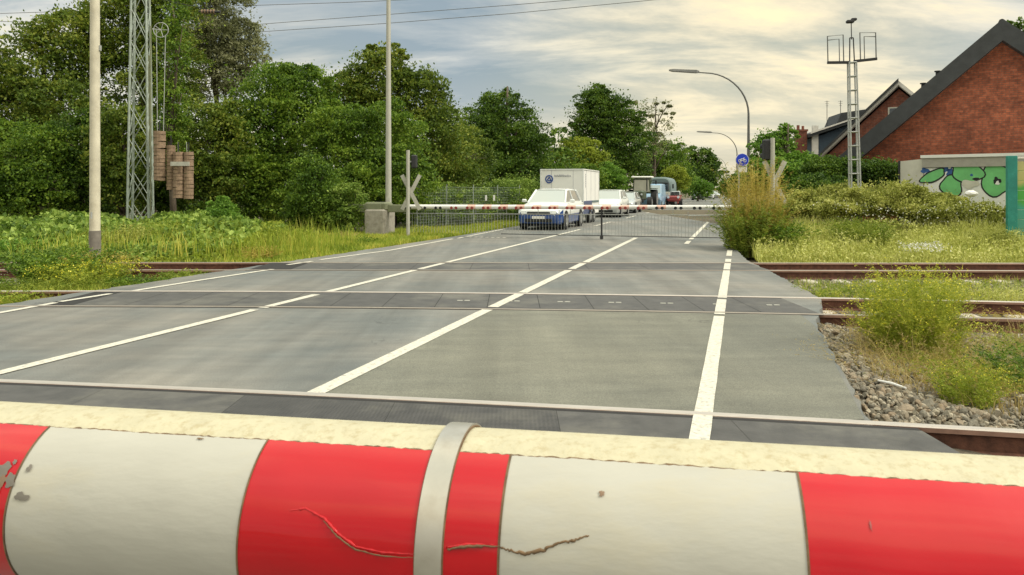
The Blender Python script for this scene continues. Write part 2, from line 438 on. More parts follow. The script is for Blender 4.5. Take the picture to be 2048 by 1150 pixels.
def brickmat(name, c1, c2, mortar, scale=1.0, rot=0):
    m, t, b = base_mat(name)
    N, K = t.nodes, t.links
    tcn = N.new('ShaderNodeTexCoord')
    mpn = N.new('ShaderNodeMapping'); K.new(tcn.outputs['Object'], mpn.inputs[0]); mpn.inputs['Rotation'].default_value = (R(90), 0, 0)
    br = N.new('ShaderNodeTexBrick'); K.new(mpn.outputs[0], br.inputs['Vector'])
    br.inputs['Scale'].default_value = 1.0
    br.inputs['Brick Width'].default_value = .25; br.inputs['Row Height'].default_value = .083; br.inputs['Mortar Size'].default_value = .009
    br.inputs['Color1'].default_value = (*c1, 1); br.inputs['Color2'].default_value = (*c2, 1); br.inputs['Mortar'].default_value = (*mortar, 1)
    no = N.new('ShaderNodeTexNoise'); K.new(tcn.outputs['Object'], no.inputs['Vector']); no.inputs['Scale'].default_value = 1.3; no.inputs['Detail'].default_value = 7
    r = N.new('ShaderNodeValToRGB'); K.new(no.outputs[0], r.inputs[0])
    r.color_ramp.elements[0].position = .3; r.color_ramp.elements[0].color = (.72, .70, .70, 1)
    r.color_ramp.elements[1].position = .7; r.color_ramp.elements[1].color = (1.2, 1.2, 1.2, 1)
    x = N.new('ShaderNodeMix'); x.data_type = 'RGBA'; x.blend_type = 'MULTIPLY'; x.inputs[0].default_value = 1
    K.new(br.outputs['Color'], x.inputs[6]); K.new(r.outputs[0], x.inputs[7])
    no2 = N.new('ShaderNodeTexNoise'); K.new(tcn.outputs['Object'], no2.inputs['Vector']); no2.inputs['Scale'].default_value = 9; no2.inputs['Detail'].default_value = 4
    r2 = N.new('ShaderNodeValToRGB'); K.new(no2.outputs[0], r2.inputs[0])
    r2.color_ramp.elements[0].position = .35; r2.color_ramp.elements[0].color = (.75, .72, .72, 1)
    r2.color_ramp.elements[1].position = .65; r2.color_ramp.elements[1].color = (1.25, 1.2, 1.15, 1)
    x2 = N.new('ShaderNodeMix'); x2.data_type = 'RGBA'; x2.blend_type = 'MULTIPLY'; x2.inputs[0].default_value = 1
    K.new(x.outputs[2], x2.inputs[6]); K.new(r2.outputs[0], x2.inputs[7])
    K.new(x2.outputs[2], b.inputs['Base Color']); b.inputs['Roughness'].default_value = .9
    bn = N.new('ShaderNodeBump'); bn.inputs['Strength'].default_value = .4; bn.inputs['Distance'].default_value = .01; bn.invert = True
    K.new(br.outputs['Fac'], bn.inputs['Height']); K.new(bn.outputs[0], b.inputs['Normal'])
    return m
M['brick'] = brickmat('red_brick', (.37, .108, .052), (.24, .068, .034), (.16, .09, .06))
M['brick2'] = brickmat('dull_brick', (.26, .08, .045), (.17, .055, .035), (.20, .13, .10))

# foliage
M['lf_dark'] = leafmat('leaf_dark', (.020, .048, .008), (.070, .140, .014), (.21, .31, .035))
M['lf_mid'] = leafmat('leaf_mid', (.034, .075, .010), (.115, .21, .018), (.31, .42, .045))
M['lf_olive'] = leafmat('leaf_olive', (.042, .075, .010), (.125, .195, .020), (.36, .39, .055))
M['lf_fresh'] = leafmat('leaf_fresh', (.055, .13, .014), (.14, .28, .028), (.32, .48, .07))
M['lf_lime'] = leafmat('leaf_lime', (.12, .17, .015), (.27, .34, .028), (.48, .52, .08))
M['lf_grey'] = leafmat('leaf_grey', (.09, .10, .04), (.25, .27, .12), (.50, .50, .28), trans=.45)
M['lf_ivy'] = leafmat('leaf_ivy', (.045, .10, .012), (.17, .27, .034), (.50, .62, .14), nscale=1.2)
M['lf_bramble'] = leafmat('leaf_bramble', (.11, .13, .02), (.32, .35, .06), (.70, .68, .22), nscale=1.3)
M['lf_meadow'] = leafmat('leaf_meadow', (.26, .30, .05), (.52, .54, .12), (.82, .80, .32), nscale=1.6, trans=.3)
M['gr_verge'] = leafmat('grass_verge', (.12, .19, .018), (.31, .40, .035), (.68, .60, .12), nscale=.8, trans=.3)
M['gr_straw'] = leafmat('grass_straw', (.30, .22, .07), (.48, .37, .13), (.66, .54, .24), nscale=2, trans=.3)
M['gr_tan'] = leafmat('grass_tan', (.26, .20, .035), (.46, .37, .07), (.68, .56, .16), nscale=1.5, trans=.35)
M['gr_green'] = leafmat('grass_green', (.08, .13, .015), (.20, .27, .025), (.40, .44, .07), nscale=2.5, trans=.3)
M['goldleaf'] = leafmat('goldenrod_leaf', (.14, .19, .018), (.34, .40, .035), (.64, .62, .11), nscale=3.5, trans=.35)
M['fl_yellow'] = leafmat('flower_yellow', (.50, .46, .02), (.72, .66, .04), (.85, .78, .12), nscale=3, trans=.2)
M['fl_white'] = leafmat('flower_white', (.60, .60, .48), (.74, .74, .62), (.85, .85, .75), nscale=3, trans=.2)

def ribbed():
    m = pbr('rubber_ribbed', (.055, .052, .048), .6, var=.25, vscale=5, dirt=(.16, .15, .12), dscale=.9, damt=.7)
    t = m.node_tree; N, K = t.nodes, t.links; b = N['Principled BSDF']
    tcn = N.new('ShaderNodeTexCoord'); outs = []
    for d_ in ('X', 'Y'):
        wv = N.new('ShaderNodeTexWave'); wv.bands_direction = d_; wv.inputs['Scale'].default_value = 10.5; K.new(tcn.outputs['Object'], wv.inputs['Vector']); outs.append(wv.outputs['Fac'])
    mm = N.new('ShaderNodeMath'); mm.operation = 'MULTIPLY'; K.new(outs[0], mm.inputs[0]); K.new(outs[1], mm.inputs[1])
    bn = N.new('ShaderNodeBump'); bn.inputs['Strength'].default_value = .45; bn.inputs['Distance'].default_value = .008
    K.new(mm.outputs[0], bn.inputs['Height']); K.new(bn.outputs[0], b.inputs['Normal'])
    return m
M['ribbed'] = ribbed()
def stone_mat():
    m, t, b = base_mat('ballast_stone')
    N, K = t.nodes, t.links
    ge = N.new('ShaderNodeNewGeometry')
    rp = N.new('ShaderNodeValToRGB'); K.new(ge.outputs['Random Per Island'], rp.inputs[0])
    el = rp.color_ramp.elements
    el[0].position = 0; el[0].color = (.13, .115, .085, 1)
    el[1].position = 1; el[1].color = (.42, .37, .27, 1)
    for p, c in ((.3, (.20, .18, .135, 1)), (.55, (.27, .235, .17, 1)), (.72, (.26, .195, .125, 1)), (.85, (.33, .29, .21, 1))):
        x = el.new(p); x.color = c
    tcn = N.new('ShaderNodeTexCoord')
    no = N.new('ShaderNodeTexNoise'); K.new(tcn.outputs['Object'], no.inputs['Vector']); no.inputs['Scale'].default_value = 60; no.inputs['Detail'].default_value = 4
    r = N.new('ShaderNodeValToRGB'); K.new(no.outputs[0], r.inputs[0])
    r.color_ramp.elements[0].position = .3; r.color_ramp.elements[0].color = (.7, .7, .7, 1)
    r.color_ramp.elements[1].position = .7; r.color_ramp.elements[1].color = (1.2, 1.2, 1.2, 1)
    x = N.new('ShaderNodeMix'); x.data_type = 'RGBA'; x.blend_type = 'MULTIPLY'; x.inputs[0].default_value = 1
    K.new(rp.outputs[0], x.inputs[6]); K.new(r.outputs[0], x.inputs[7]); K.new(x.outputs[2], b.inputs['Base Color'])
    b.inputs['Roughness'].default_value = .85
    return m
M['stone'] = stone_mat()

# ------------------------------------------------------------------ foliage generators
def leaf_quads(P, size, rng, up=0.3, outward=None, aspect=0.6):
    """kite-shaped leaves at points P, random orientation"""
    n = len(P)
    d = rng.normal(size=(n, 3)); d[:, 2] += up * 0.6
    if outward is not None: d += outward * 0.7
    d /= np.linalg.norm(d, axis=1)[:, None] + 1e-9          # leaf direction
    q = rng.normal(size=(n, 3))
    s = np.cross(d, q); s /= np.linalg.norm(s, axis=1)[:, None] + 1e-9
    nn = np.cross(s, d)
    L_ = (size * rng.uniform(.65, 1.35, n))[:, None]; W_ = L_ * aspect * .5
    a = P - d * L_ * .5
    b_ = P + s * W_ - nn * L_ * .08
    c = P + d * L_ * .5
    e_ = P - s * W_ - nn * L_ * .08
    V = np.stack([a, b_, c, e_], axis=1).reshape(-1, 3)
    Fq = np.arange(4 * n, dtype=np.int32).reshape(-1, 4)
    return V, Fq

def crown_points(blobs, n, rng, clump=0.22, per=44, shell=.62, inner=.25):
    """points of leaves gathered in clumps near the skin of several overlapping ellipsoids"""
    B = np.array(blobs, dtype=float)
    vol = (B[:, 3] * B[:, 4] + B[:, 3] * B[:, 5] + B[:, 4] * B[:, 5]); vol /= vol.sum()
    nc = max(8, n // per)
    bi = rng.choice(len(B), nc, p=vol)
    d = rng.normal(size=(nc, 3)); d /= np.linalg.norm(d, axis=1)[:, None]
    rad = np.where(rng.random(nc) < inner, rng.uniform(.15, shell, nc), rng.uniform(shell, 1.06, nc) + (rng.random(nc) < .08) * rng.uniform(0, .16, nc))
    C = B[bi, :3] + d * B[bi, 3:6] * rad[:, None]
    rm = B[bi, 3:6].mean(axis=1)
    k = rng.integers(0, nc, n)
    cs = (clump * rng.uniform(.5, 1.5, nc))
    off = np.clip(rng.normal(size=(n, 3)), -1.75, 1.75) * (cs[k] * np.minimum(rm[k], 2.5))[:, None] * np.array([1, 1, .62])
    P = C[k] + off
    # most leaves sit as layered puffs: a lit cap on each bough with a dark gap below it
    nb = max(10, n // 170)
    bj = rng.choice(len(B), nb, p=vol)
    dd = rng.normal(size=(nb, 3)); dd[:, 2] += .25; dd /= np.linalg.norm(dd, axis=1)[:, None]
    Cb = B[bj, :3] + dd * B[bj, 3:6] * rng.uniform(.62, 1.0, nb)[:, None]
    m = int(n * .68); kb = rng.integers(0, nb, m)
    rb = np.minimum(rm[:1].repeat(nb) if False else B[bj, 3:6].mean(axis=1), 3.2) * rng.uniform(.16, .34, nb) * (clump / .2)
    o2 = rng.normal(size=(m, 3)); o2[:, 2] += .55; o2 /= np.linalg.norm(o2, axis=1)[:, None]
    o2 *= (rng.uniform(.55, 1.08, m) ** .7)[:, None] * rb[kb][:, None] * np.array([1.15, 1.15, .62])
    P[:m] = Cb[kb] + o2
    D = d[k]; D[:m] = dd[kb] * .6 + o2 / (rb[kb][:, None] + 1e-6) * .6
    return P, D, C

def tree(name, label, cat, blobs, n, leaf, mat, seed, base=None, trunk=0.18, group=None, clump=.2, inner=.25, per=44, limbs=9, bare=False, aspect=.6, lim_mat=None):
    rng = np.random.default_rng(seed)
    B = np.array(blobs, dtype=float)
    if base is None:
        base = (B[:, 0].mean(), B[:, 1].mean(), 0)
    bx, by, bz = base
    root = thing(name, label, cat, (bx, by, bz), 0, group)
    n = int(n * 1.5); leaf *= .8
    P, od, C = crown_points(blobs, n, rng, clump, per, inner=inner)
    P = P[P[:, 2] > bz + .02] if len(P) else P
    od = od[:len(P)]
    V, Fq = leaf_quads(P, leaf, rng, .2, od, aspect)
    V -= np.array([bx, by, bz])
    np_mesh('crown', V, [Fq], mat, root)
    if trunk:
        mb = MB()
        top = B[:, 2].max() + .2 * B[:, 5].max() - bz
        pts = [(0, 0, -.2)]
        x = y = 0
        for i in range(1, 7):
            x += rng.normal() * trunk * .5; y += rng.normal() * trunk * .5
            pts.append((x, y, top * i / 6))
        rr = [trunk * (1.15 - .95 * i / 6) for i in range(7)]
        mb.tube(pts, rr, 9)
        for i in range(limbs):
            c = C[rng.integers(0, len(C))] - np.array([bx, by, bz])
            h = min(top * .9, max(.15 * top, c[2] * rng.uniform(.35, .8)))
            k = h / top * 6; i0 = min(5, int(k)); fr = k - i0
            s0 = Vector(pts[i0]).lerp(Vector(pts[i0 + 1]), fr)
            e0 = Vector(c); mid = s0.lerp(e0, .5) + Vector((0, 0, .08 * (e0 - s0).length))
            r0 = trunk * .45
            mb.tube([s0, mid, e0], [r0, r0 * .6, r0 * .15], 6)
            for _ in range(2):
                e1 = e0.lerp(s0, .12) + Vector(rng.normal(size=3)) * .12 * (e0 - s0).length
                mb.tube([mid, mid.lerp(e1, .5) + Vector((0, 0, .05)), e1], [r0 * .4, r0 * .25, r0 * .08], 5)
        mb.build('trunk', lim_mat or M['bark'], root, smooth=True)
    return root

def tuft(name, label, cat, c, rad, h, n, mat, seed, width=.012, lean=.5, leaves=14, leafl=.09, flower=None, nfl=0, flsize=.02, group=None, stalkmat=None, lean0=.0, hvar=.35, lw=.22, part=None, flat=1.0, top=.5):
    """a clump of leafy stalks that lean outwards, with flower heads as a part of their own"""
    rng = np.random.default_rng(seed)
    root = thing(name, label, cat, c, 0, group)
    ang = rng.uniform(0, 2 * math.pi, n); rr = rad * .55 * np.sqrt(rng.random(n))
    bx, by = rr * np.cos(ang), rr * np.sin(ang) * flat
    H = h * (1 - hvar * rng.random(n)) * (1 - .35 * (rr / (rad * .55 + 1e-6)) ** 2 * rng.random(n))
    la = ang + rng.normal(size=n) * .5
    ln = lean * rad * (lean0 + rr / (rad * .55 + 1e-6)) * rng.uniform(.5, 1.3, n)
    K_ = 6
    ts = np.linspace(0, 1, K_)
    cx = bx[:, None] + np.cos(la)[:, None] * ln[:, None] * ts[None] ** 1.7
    cy = by[:, None] + np.sin(la)[:, None] * ln[:, None] * ts[None] ** 1.7 * flat
    cz = H[:, None] * np.sin(ts[None] * math.pi / 2 * .93) / math.sin(math.pi / 2 * .93) - .05
    ctr = np.stack([cx, cy, cz], axis=2)                      # n,K,3
    sa = rng.uniform(0, math.pi, n); side = np.stack([np.cos(sa), np.sin(sa), np.zeros(n)], axis=1)
    wv = width * .5 * (1 - .8 * ts)
    Lf = ctr - side[:, None, :] * wv[None, :, None]; Rt = ctr + side[:, None, :] * wv[None, :, None]
    V = np.stack([Lf, Rt], axis=2).reshape(-1, 3)              # n*K*2
    idx = np.arange(n)[:, None] * (2 * K_) + np.arange(K_ - 1)[None] * 2
    Fq = np.stack([idx, idx + 1, idx + 3, idx + 2], axis=2).reshape(-1, 4).astype(np.int32)
    np_mesh('stalks', V, [Fq], stalkmat or mat, root)
    if leaves:
        t = rng.uniform(.12, 1, (n, leaves))
        i0 = np.minimum((t * (K_ - 1)).astype(int), K_ - 2); fr = t * (K_ - 1) - i0
        ii = np.arange(n)[:, None]
        P = ctr[ii, i0] * (1 - fr[..., None]) + ctr[ii, i0 + 1] * fr[..., None]
        P = P.reshape(-1, 3)
        q = rng.uniform(0, 2 * math.pi, len(P))
        d = np.stack([np.cos(q), np.sin(q), rng.uniform(.1, 1.1, len(P))], axis=1); d /= np.linalg.norm(d, axis=1)[:, None]
        ll = (leafl * rng.uniform(.6, 1.3, len(P)) * (1.1 - .5 * t.reshape(-1)))[:, None]
        s = np.cross(d, rng.normal(size=d.shape)); s /= np.linalg.norm(s, axis=1)[:, None]
        a = P; b_ = P + d * ll * .45 + s * ll * lw * .5; c2 = P + d * ll - np.array([0, 0, 1]) * ll * .12; e_ = P + d * ll * .45 - s * ll * lw * .5
        V = np.stack([a, b_, c2, e_], axis=1).reshape(-1, 3)
        np_mesh('leaves', V, [np.arange(len(V), dtype=np.int32).reshape(-1, 4)], mat, root)
    if flower is not None:
        k = rng.integers(0, n, nfl)
        t = rng.uniform(top, 1, nfl)
        tip = ctr[k, -1] * t[:, None] ** .35 * 1.0
        tip = ctr[k, K_ - 2] * (1 - t)[:, None] + ctr[k, -1] * t[:, None]
        P = tip + rng.normal(size=(nfl, 3)) * flsize * 1.3
        V, Fq = leaf_quads(P, flsize, rng, .3, None, 1.0)
        np_mesh('flowers', V, [Fq], flower, root)
    return root

def in_poly(x, y, poly):
    c = np.zeros(len(x), bool); n = len(poly)
    for i in range(n):
        x0, y0 = poly[i]; x1, y1 = poly[(i + 1) % n]
        cond = ((y0 > y) != (y1 > y)) & (x < (x1 - x0) * (y - y0) / (y1 - y0 + 1e-12) + x0)
        c ^= cond
    return c
def sample_poly(poly, n, rng):
    a = np.array(poly); lo, hi = a.min(0), a.max(0)
    out = np.zeros((0, 2))
    while len(out) < n:
        p = rng.uniform(lo, hi, (n * 2, 2)); p = p[in_poly(p[:, 0], p[:, 1], poly)]
        out = np.concatenate([out, p])
    return out[:n]
def patchy(x, y, s, seed):
    r = np.random.default_rng(seed); v = np.zeros_like(x)
    for k in range(6):
        a = r.uniform(0, 2 * math.pi); f = s * (1 + k * .7); v += np.sin(f * (x * math.cos(a) + y * math.sin(a)) + r.uniform(0, 6)) / (1 + k * .5)
    return v / 3.2

def grass(name, label, poly, n, h, mat, seed, width=.012, zfun=None, lean=.5, hmod=None, gappy=0.0, leaf=False, kind='stuff'):
    rng = np.random.default_rng(seed)
    p = sample_poly(poly, n, rng)
    if gappy:
        g = patchy(p[:, 0], p[:, 1], 2.3, seed)
        p = p[g > rng.uniform(-1, 1, len(p)) * .5 - 1 + 2 * gappy * .6]
    n = len(p); x, y = p[:, 0], p[:, 1]
    z = zfun(x, y) if zfun else np.full(n, -.12)
    hh = h * rng.uniform(.45, 1.15, n) * (1 + .35 * patchy(x, y, 1.4, seed + 5))
    if hmod: hh = hh * hmod(x, y)
    a = rng.uniform(0, 2 * math.pi, n); ln = hh * lean * rng.uniform(.2, 1.2, n)
    dxy = np.stack([np.cos(a), np.sin(a), np.zeros(n)], 1)
    sa = rng.uniform(0, math.pi, n); s = np.stack([np.cos(sa), np.sin(sa), np.zeros(n)], 1) * (width * .5 * rng.uniform(.6, 1.4, n))[:, None]
    b0 = np.stack([x, y, z], 1)
    mid = b0 + dxy * (ln * .3)[:, None] + np.array([0, 0, 1]) * (hh * .6)[:, None]
    tip = b0 + dxy * ln[:, None] + np.array([0, 0, 1]) * hh[:, None]
    V = np.stack([b0 - s, b0 + s, mid + s * .8, mid - s * .8, tip], 1).reshape(-1, 3)
    i = np.arange(n, dtype=np.int32)[:, None] * 5
    o = np_mesh(name, V, [i + np.array([[0, 1, 2, 3]], dtype=np.int32), i + np.array([[3, 2, 4]], dtype=np.int32)], mat)
    return tag(o, label, 'grass', kind=kind)

def cover(name, label, poly, n, leaf, hfun, mat, seed, depth=.35, aspect=.75, cat='ground cover', up=.8):
    """broad leaves lying over a bumpy surface hfun"""
    rng = np.random.default_rng(seed)
    p = sample_poly(poly, n, rng); x, y = p[:, 0], p[:, 1]
    hz_ = hfun(x, y)
    z = hz_ * (1 - depth * rng.random(n) ** 2) + rng.normal(size=n) * .03 - .1
    V, Fq = leaf_quads(np.stack([x, y, z], 1), leaf, rng, up, None, aspect)
    o = np_mesh(name, V, [Fq], mat)
    return tag(o, label, cat, kind='stuff')

# ================================================================== SETTING
def sheet(name, pts, z, mat, kind='structure'):
    mb = MB(); mb.add([(p[0], p[1], z) for p in pts], [tuple(range(len(pts)))])
    o = mb.build(name, mat)
    if kind: o['kind'] = kind
    return o

gm = MB()
N_ = 60
xs = [-600, -300, -150, -80] + [-50 + i * 2 for i in range(51)] + [80, 150, 300, 600]
ys = [-60, -30] + [-10 + i * 2 for i in range(36)] + [70, 85, 100, 140, 200, 300, 450, 700, 1200, 2000]
rg = random.Random(3)
gv = []
for yy in ys:
    for xx in xs:
        zz = -.26
        if xx < -6 and 18 < yy < 60: zz += .12 * math.sin(xx * .7) + .18
        if xx > 9 and 18 < yy < 60: zz += .30
        gv.append((xx, yy, zz))
nx = len(xs)
gm.add(gv, [(j * nx + i, j * nx + i + 1, (j + 1) * nx + i + 1, (j + 1) * nx + i) for j in range(len(ys) - 1) for i in range(nx - 1)])
o = gm.build('ground', M['soil'], smooth=True); o['kind'] = 'structure'

def lerp_tab(tab, y):
    if y <= tab[0][0]:
        return tab[0][1] + (y - tab[0][0]) * SL
    for (y0, x0), (y1, x1) in zip(tab, tab[1:]):
        if y <= y1: return x0 + (x1 - x0) * (y - y0) / (y1 - y0)
    return tab[-1][1] + (y - tab[-1][0]) * SL
RTAB = [(5.11, 2.47), (8.94, 3.66), (9.6, 4.0), (10.9, 4.56), (14.3, 5.05), (16.9, 5.35), (21.5, 6.4)]
LTAB = [(6.0, -8.4), (10.2, -7.15), (13.7, -6.05), (16.3, -5.15), (20.6, -3.65), (24.6, -2.3)]
RE = lambda y: lerp_tab(RTAB, y)
LE = lambda y: lerp_tab(LTAB, y)
rgn = random.Random(8)
ysr = [-40, -20, -10] + [-3 + i * .5 for i in range(14)] + [4 + i * .16 for i in range(115)] + [22.5 + i * 2 for i in range(40)] + [105 + i * 10 for i in range(18)]
vs = []
for y in ysr:
    jl = rgn.uniform(-.05, .05) if 4 < y < 22 else 0; jr = rgn.uniform(-.022, .022) if 4 < y < 22 else 0
    l, r = LE(y) + jl, RE(y) + jr
    vs += [(l - .02, y, -.3), (l, y, 0), (r, y, 0), (r + .03, y, -.3)]
mb = MB(); mb.add(vs, [(4 * i + k, 4 * i + k + 1, 4 * i + k + 5, 4 * i + k + 4) for i in range(len(ysr) - 1) for k in range(3)])
o = mb.build('road', M['asphalt']); o['kind'] = 'structure'

# three tracks: centre line Y(x)
T1 = lambda x: 4.755 - .175 * x - .004 * x * x
T2 = lambda x: 10.66 - .08 * x - .006 * x * x
T3 = lambda x: 15.47 - .008 * x
# smoother asphalt field between the first two tracks, right of the lane line
fa = []
for i in range(13):
    x = -1.7 + i * .36; fa.append((x, T1(x) + .80))
L1 = lambda y: -1.557 + (y - 5.776) * .301
pp = [(L1(T1(-1.7) + .8), T1(-1.7) + .80)] + [(x, y) for x, y in fa if L1(y) < x < RE(y) - .03]
y_r = 5.2
pp += [(RE(y) - .03, y) for y in [5.15 + .3 * k for k in range(13)] if y < 9.2]
pp += [(x, T2(x) - .79) for x in (3.7, 3.0, 2.2, 1.4, .6, 0, -.25)]
sheet('road_resurfaced_field', pp, .0035, M['asphalt_old'])

def line_mark(pts, width, z=.008, name='road_marking', mat=None, jit=.002):
    r_ = random.Random(len(pts)); P = [Vector((p[0], p[1], 0)) for p in pts]
    Q = []
    for a, b_ in zip(P, P[1:]):
        n = max(1, int((b_ - a).length / .25))
        Q += [a.lerp(b_, i / n) for i in range(n)]
    Q.append(P[-1])
    vs = []
    for i, p in enumerate(Q):
        d = (Q[min(i + 1, len(Q) - 1)] - Q[max(i - 1, 0)]).normalized(); s = Vector((d.y, -d.x, 0)) * width / 2
        vs += [tuple(p - s * (1 + r_.uniform(-1, 1) * jit / width * 2))[:2] + (z,), tuple(p + s * (1 + r_.uniform(-1, 1) * jit / width * 2))[:2] + (z,)]
    mbx.add(vs, [(2 * i, 2 * i + 1, 2 * i + 3, 2 * i + 2) for i in range(len(Q) - 1)])
mbx = MB()
L2 = lambda y: -3.385 + (y - 10) * .308
RR = lambda y: 1.228 + (y - 4.833) * .3075
for f, segs, wd in ((L2, [(2, 9.86), (10.02, 11.30), (11.62, 14.72), (14.95, 16.1), (16.35, 30)] + [(33 + 9 * i, 37 + 9 * i) for i in range(14)], .135),
                    (L1, [(5.80, 9.86), (10.08, 11.34), (11.50, 14.72), (14.95, 16.1), (16.35, 24.7)], .15),
                    (RR, [(3.3, 9.36), (9.50, 10.80), (10.95, 14.68), (14.85, 16.1), (16.4, 17.1), (17.9, 19.6)], .130),
                    (lambda y: rd(1.49, y), [(21.9, 23.2), (23.9, 47), (52, 56), (62, 66), (72, 76), (82, 86)], .14)):
    for a, b_ in segs: line_mark([(f(a), a), (f(b_), b_)], wd)
def gp(px, py):
    g = gnd(px, py); return (g.x, g.y)
for pl in ([(-60, 637), (112, 606)], [(120, 604), (222, 588)], [(262, 583), (400, 561), (545, 539)], [(575, 530), (625, 523)], [(640, 520), (780, 501), (905, 478)], [(915, 477), (1010, 458)]):
    line_mark([gp(*q) for q in pl], .11)
for k in range(8):
    c = Vector((*gp(930, 474), 0)) + PER * (k * .2)
    line_mark([tuple((c - DIR * .12)[:2]), tuple((c + DIR * .12)[:2])], .10)
o = mbx.build('road_marking', M['paint']); o['kind'] = 'structure'

# ------------------------------------------------------------------ railway tracks
SEC = [(-.070, -.165), (.070, -.165), (.068, -.150), (.012, -.138), (.009, -.040), (.034, -.028), (.035, .004), (.030, .012), (-.030, .012), (-.035, .004), (-.034, -.028), (-.009, -.040), (-.012, -.138), (-.068, -.150)]
def rail(T, off, x0, x1, parent, name='rail', top=None):
    n = int((x1 - x0) / .4); rings = []
    for i in range(n + 1):
        x = x0 + (x1 - x0) * i / n
        d = (T(x + .05) - T(x - .05)) / .1
        c = math.sqrt(1 + d * d); nv = Vector((-d / c, 1 / c, 0))
        p = Vector((x, T(x), 0)) + nv * off
        rings.append([p + nv * a + Vector((0, 0, b_)) for a, b_ in SEC])
    k = len(SEC); mb = MB()
    V_ = [v for r_ in rings for v in r_]
    for i in range(n):
        for j in range(k):
            pass
    mb.v = [tuple(v) for v in V_]
    for i in range(n):
        for j in range(k):
            a, b_ = i * k + j, i * k + (j + 1) % k
            mb.f.append((a, b_, b_ + k, a + k)); mb.mi.append(1 if j in (6, 7, 8) else (2 if j in (5, 9) else 0))
    for o_ in (0, n * k):
        mb.f.append(tuple(o_ + j for j in range(k))); mb.mi.append(0)
    return mb.build(name, [M['rust'], top or M['railtop'], M['railhead_rust']], parent)

def strip(T, off0, off1, x0, x1, z, mb, thick=0.0):
    n = max(1, int((x1 - x0) / .3)); vs = []
    for i in range(n + 1):
        x = x0 + (x1 - x0) * i / n
        vs += [(x, T(x) + off0, z), (x, T(x) + off1, z)]
    mb.add(vs, [(2 * i, 2 * i + 2, 2 * i + 3, 2 * i + 1) for i in range(n)])

def track(label, T, xa, xb, px0, px1, marks, pitch, seed, sleepers):
    t = thing('railway_track', label, 'railway track', (0, 0, 0), 0, 'railway tracks over the crossing')
    rail(T, .7525, xa, xb, t, top=None if seed < 3 else M['railtop_dull']); rail(T, -.7525, xa, xb, t, top=None if seed < 2 else M['railtop_dull'])
    # rubber crossing panels, one by one, with thin joints
    r_ = random.Random(seed)
    n = int((px1 - px0) / pitch)
    for i in range(n):
        a = px1 - (i + 1) * pitch; b_ = px1 - i * pitch
        mb = MB(); g_ = .0015 if seed == 1 else .005; strip(T, -.655, .655, a + g_, b_ - g_, .004, mb)
        vs = mb.v[:]
        mb.build('crossing_panel', M['ribbed'] if (seed == 1 and -2.4 < a < -.3) else M['rubber'], t)
    gmx = MB(); strip(T, -.66, .66, px0, px1, .0018, gmx)
    strip(T, -.716, -.652, px0, px1, .0022, gmx); strip(T, .652, .716, px0, px1, .0022, gmx)
    strip(T, .790, .815, px0, px1, .0060, gmx); strip(T, -.822, -.790, px0, px1, .0060, gmx)
    gmx.build('flangeway', M['groove'], t)
    # end ramp of the panels
    e = MB()
    y0, y1 = T(px1) - .60, T(px1) + .60
    w_ = .16 if marks else .07
    e.add([(px1, y0, .003), (px1, y1, .003), (px1 + w_ * .4, y1, -.12), (px1 + w_, y0, -.16), (px1, y0, -.2), (px1, y1, -.2)], [(0, 3, 2, 1), (0, 4, 3), (1, 2, 5)])
    e.build('end_ramp', M['sleeper'] if marks else M['rubber'], t)
    if marks:
        for i in range(marks):
            x = px1 - pitch * (i + .5)
            mm = MB()
            for s in (-1, 1):
                mm.box((x + s * .052, T(x) - .03, .0065), (.075, .05, .004), math.atan((T(x + .1) - T(x - .1)) / .2))
            mm.build('panel_mark', M['crosswhite'], t)
    for x in sleepers:
        sm = MB(); sm.bbox((0, 0, -.245), (.24, 2.5, .16), .02)
        so = sm.build('sleeper', M['sleeper'], t); so.location = (x, T(x), 0)
        so.rotation_euler = (0, 0, math.atan((T(x + .1) - T(x - .1)) / .2))
    return t
track('nearest railway track with a bright worn rail, just beyond the big striped boom', T1, -7, 8, -5.2, 2.72, 0, 1.2, 1, [2.95 + .62 * i for i in range(7)])
track('middle railway track whose dark panels carry small pale marks', T2, -16, 16, -6.55, 3.98, 7, .72, 2, [4.5 + .62 * i for i in range(16)] + [-8.2 - .62 * i for i in range(10)])
track('farthest railway track with rusty brown rails below the meadow', T3, -24, 24, -5.3, 5.15, 0, 1.2, 3, [5.8 + .62 * i for i in range(22)] + [-6.6 - .62 * i for i in range(18)])

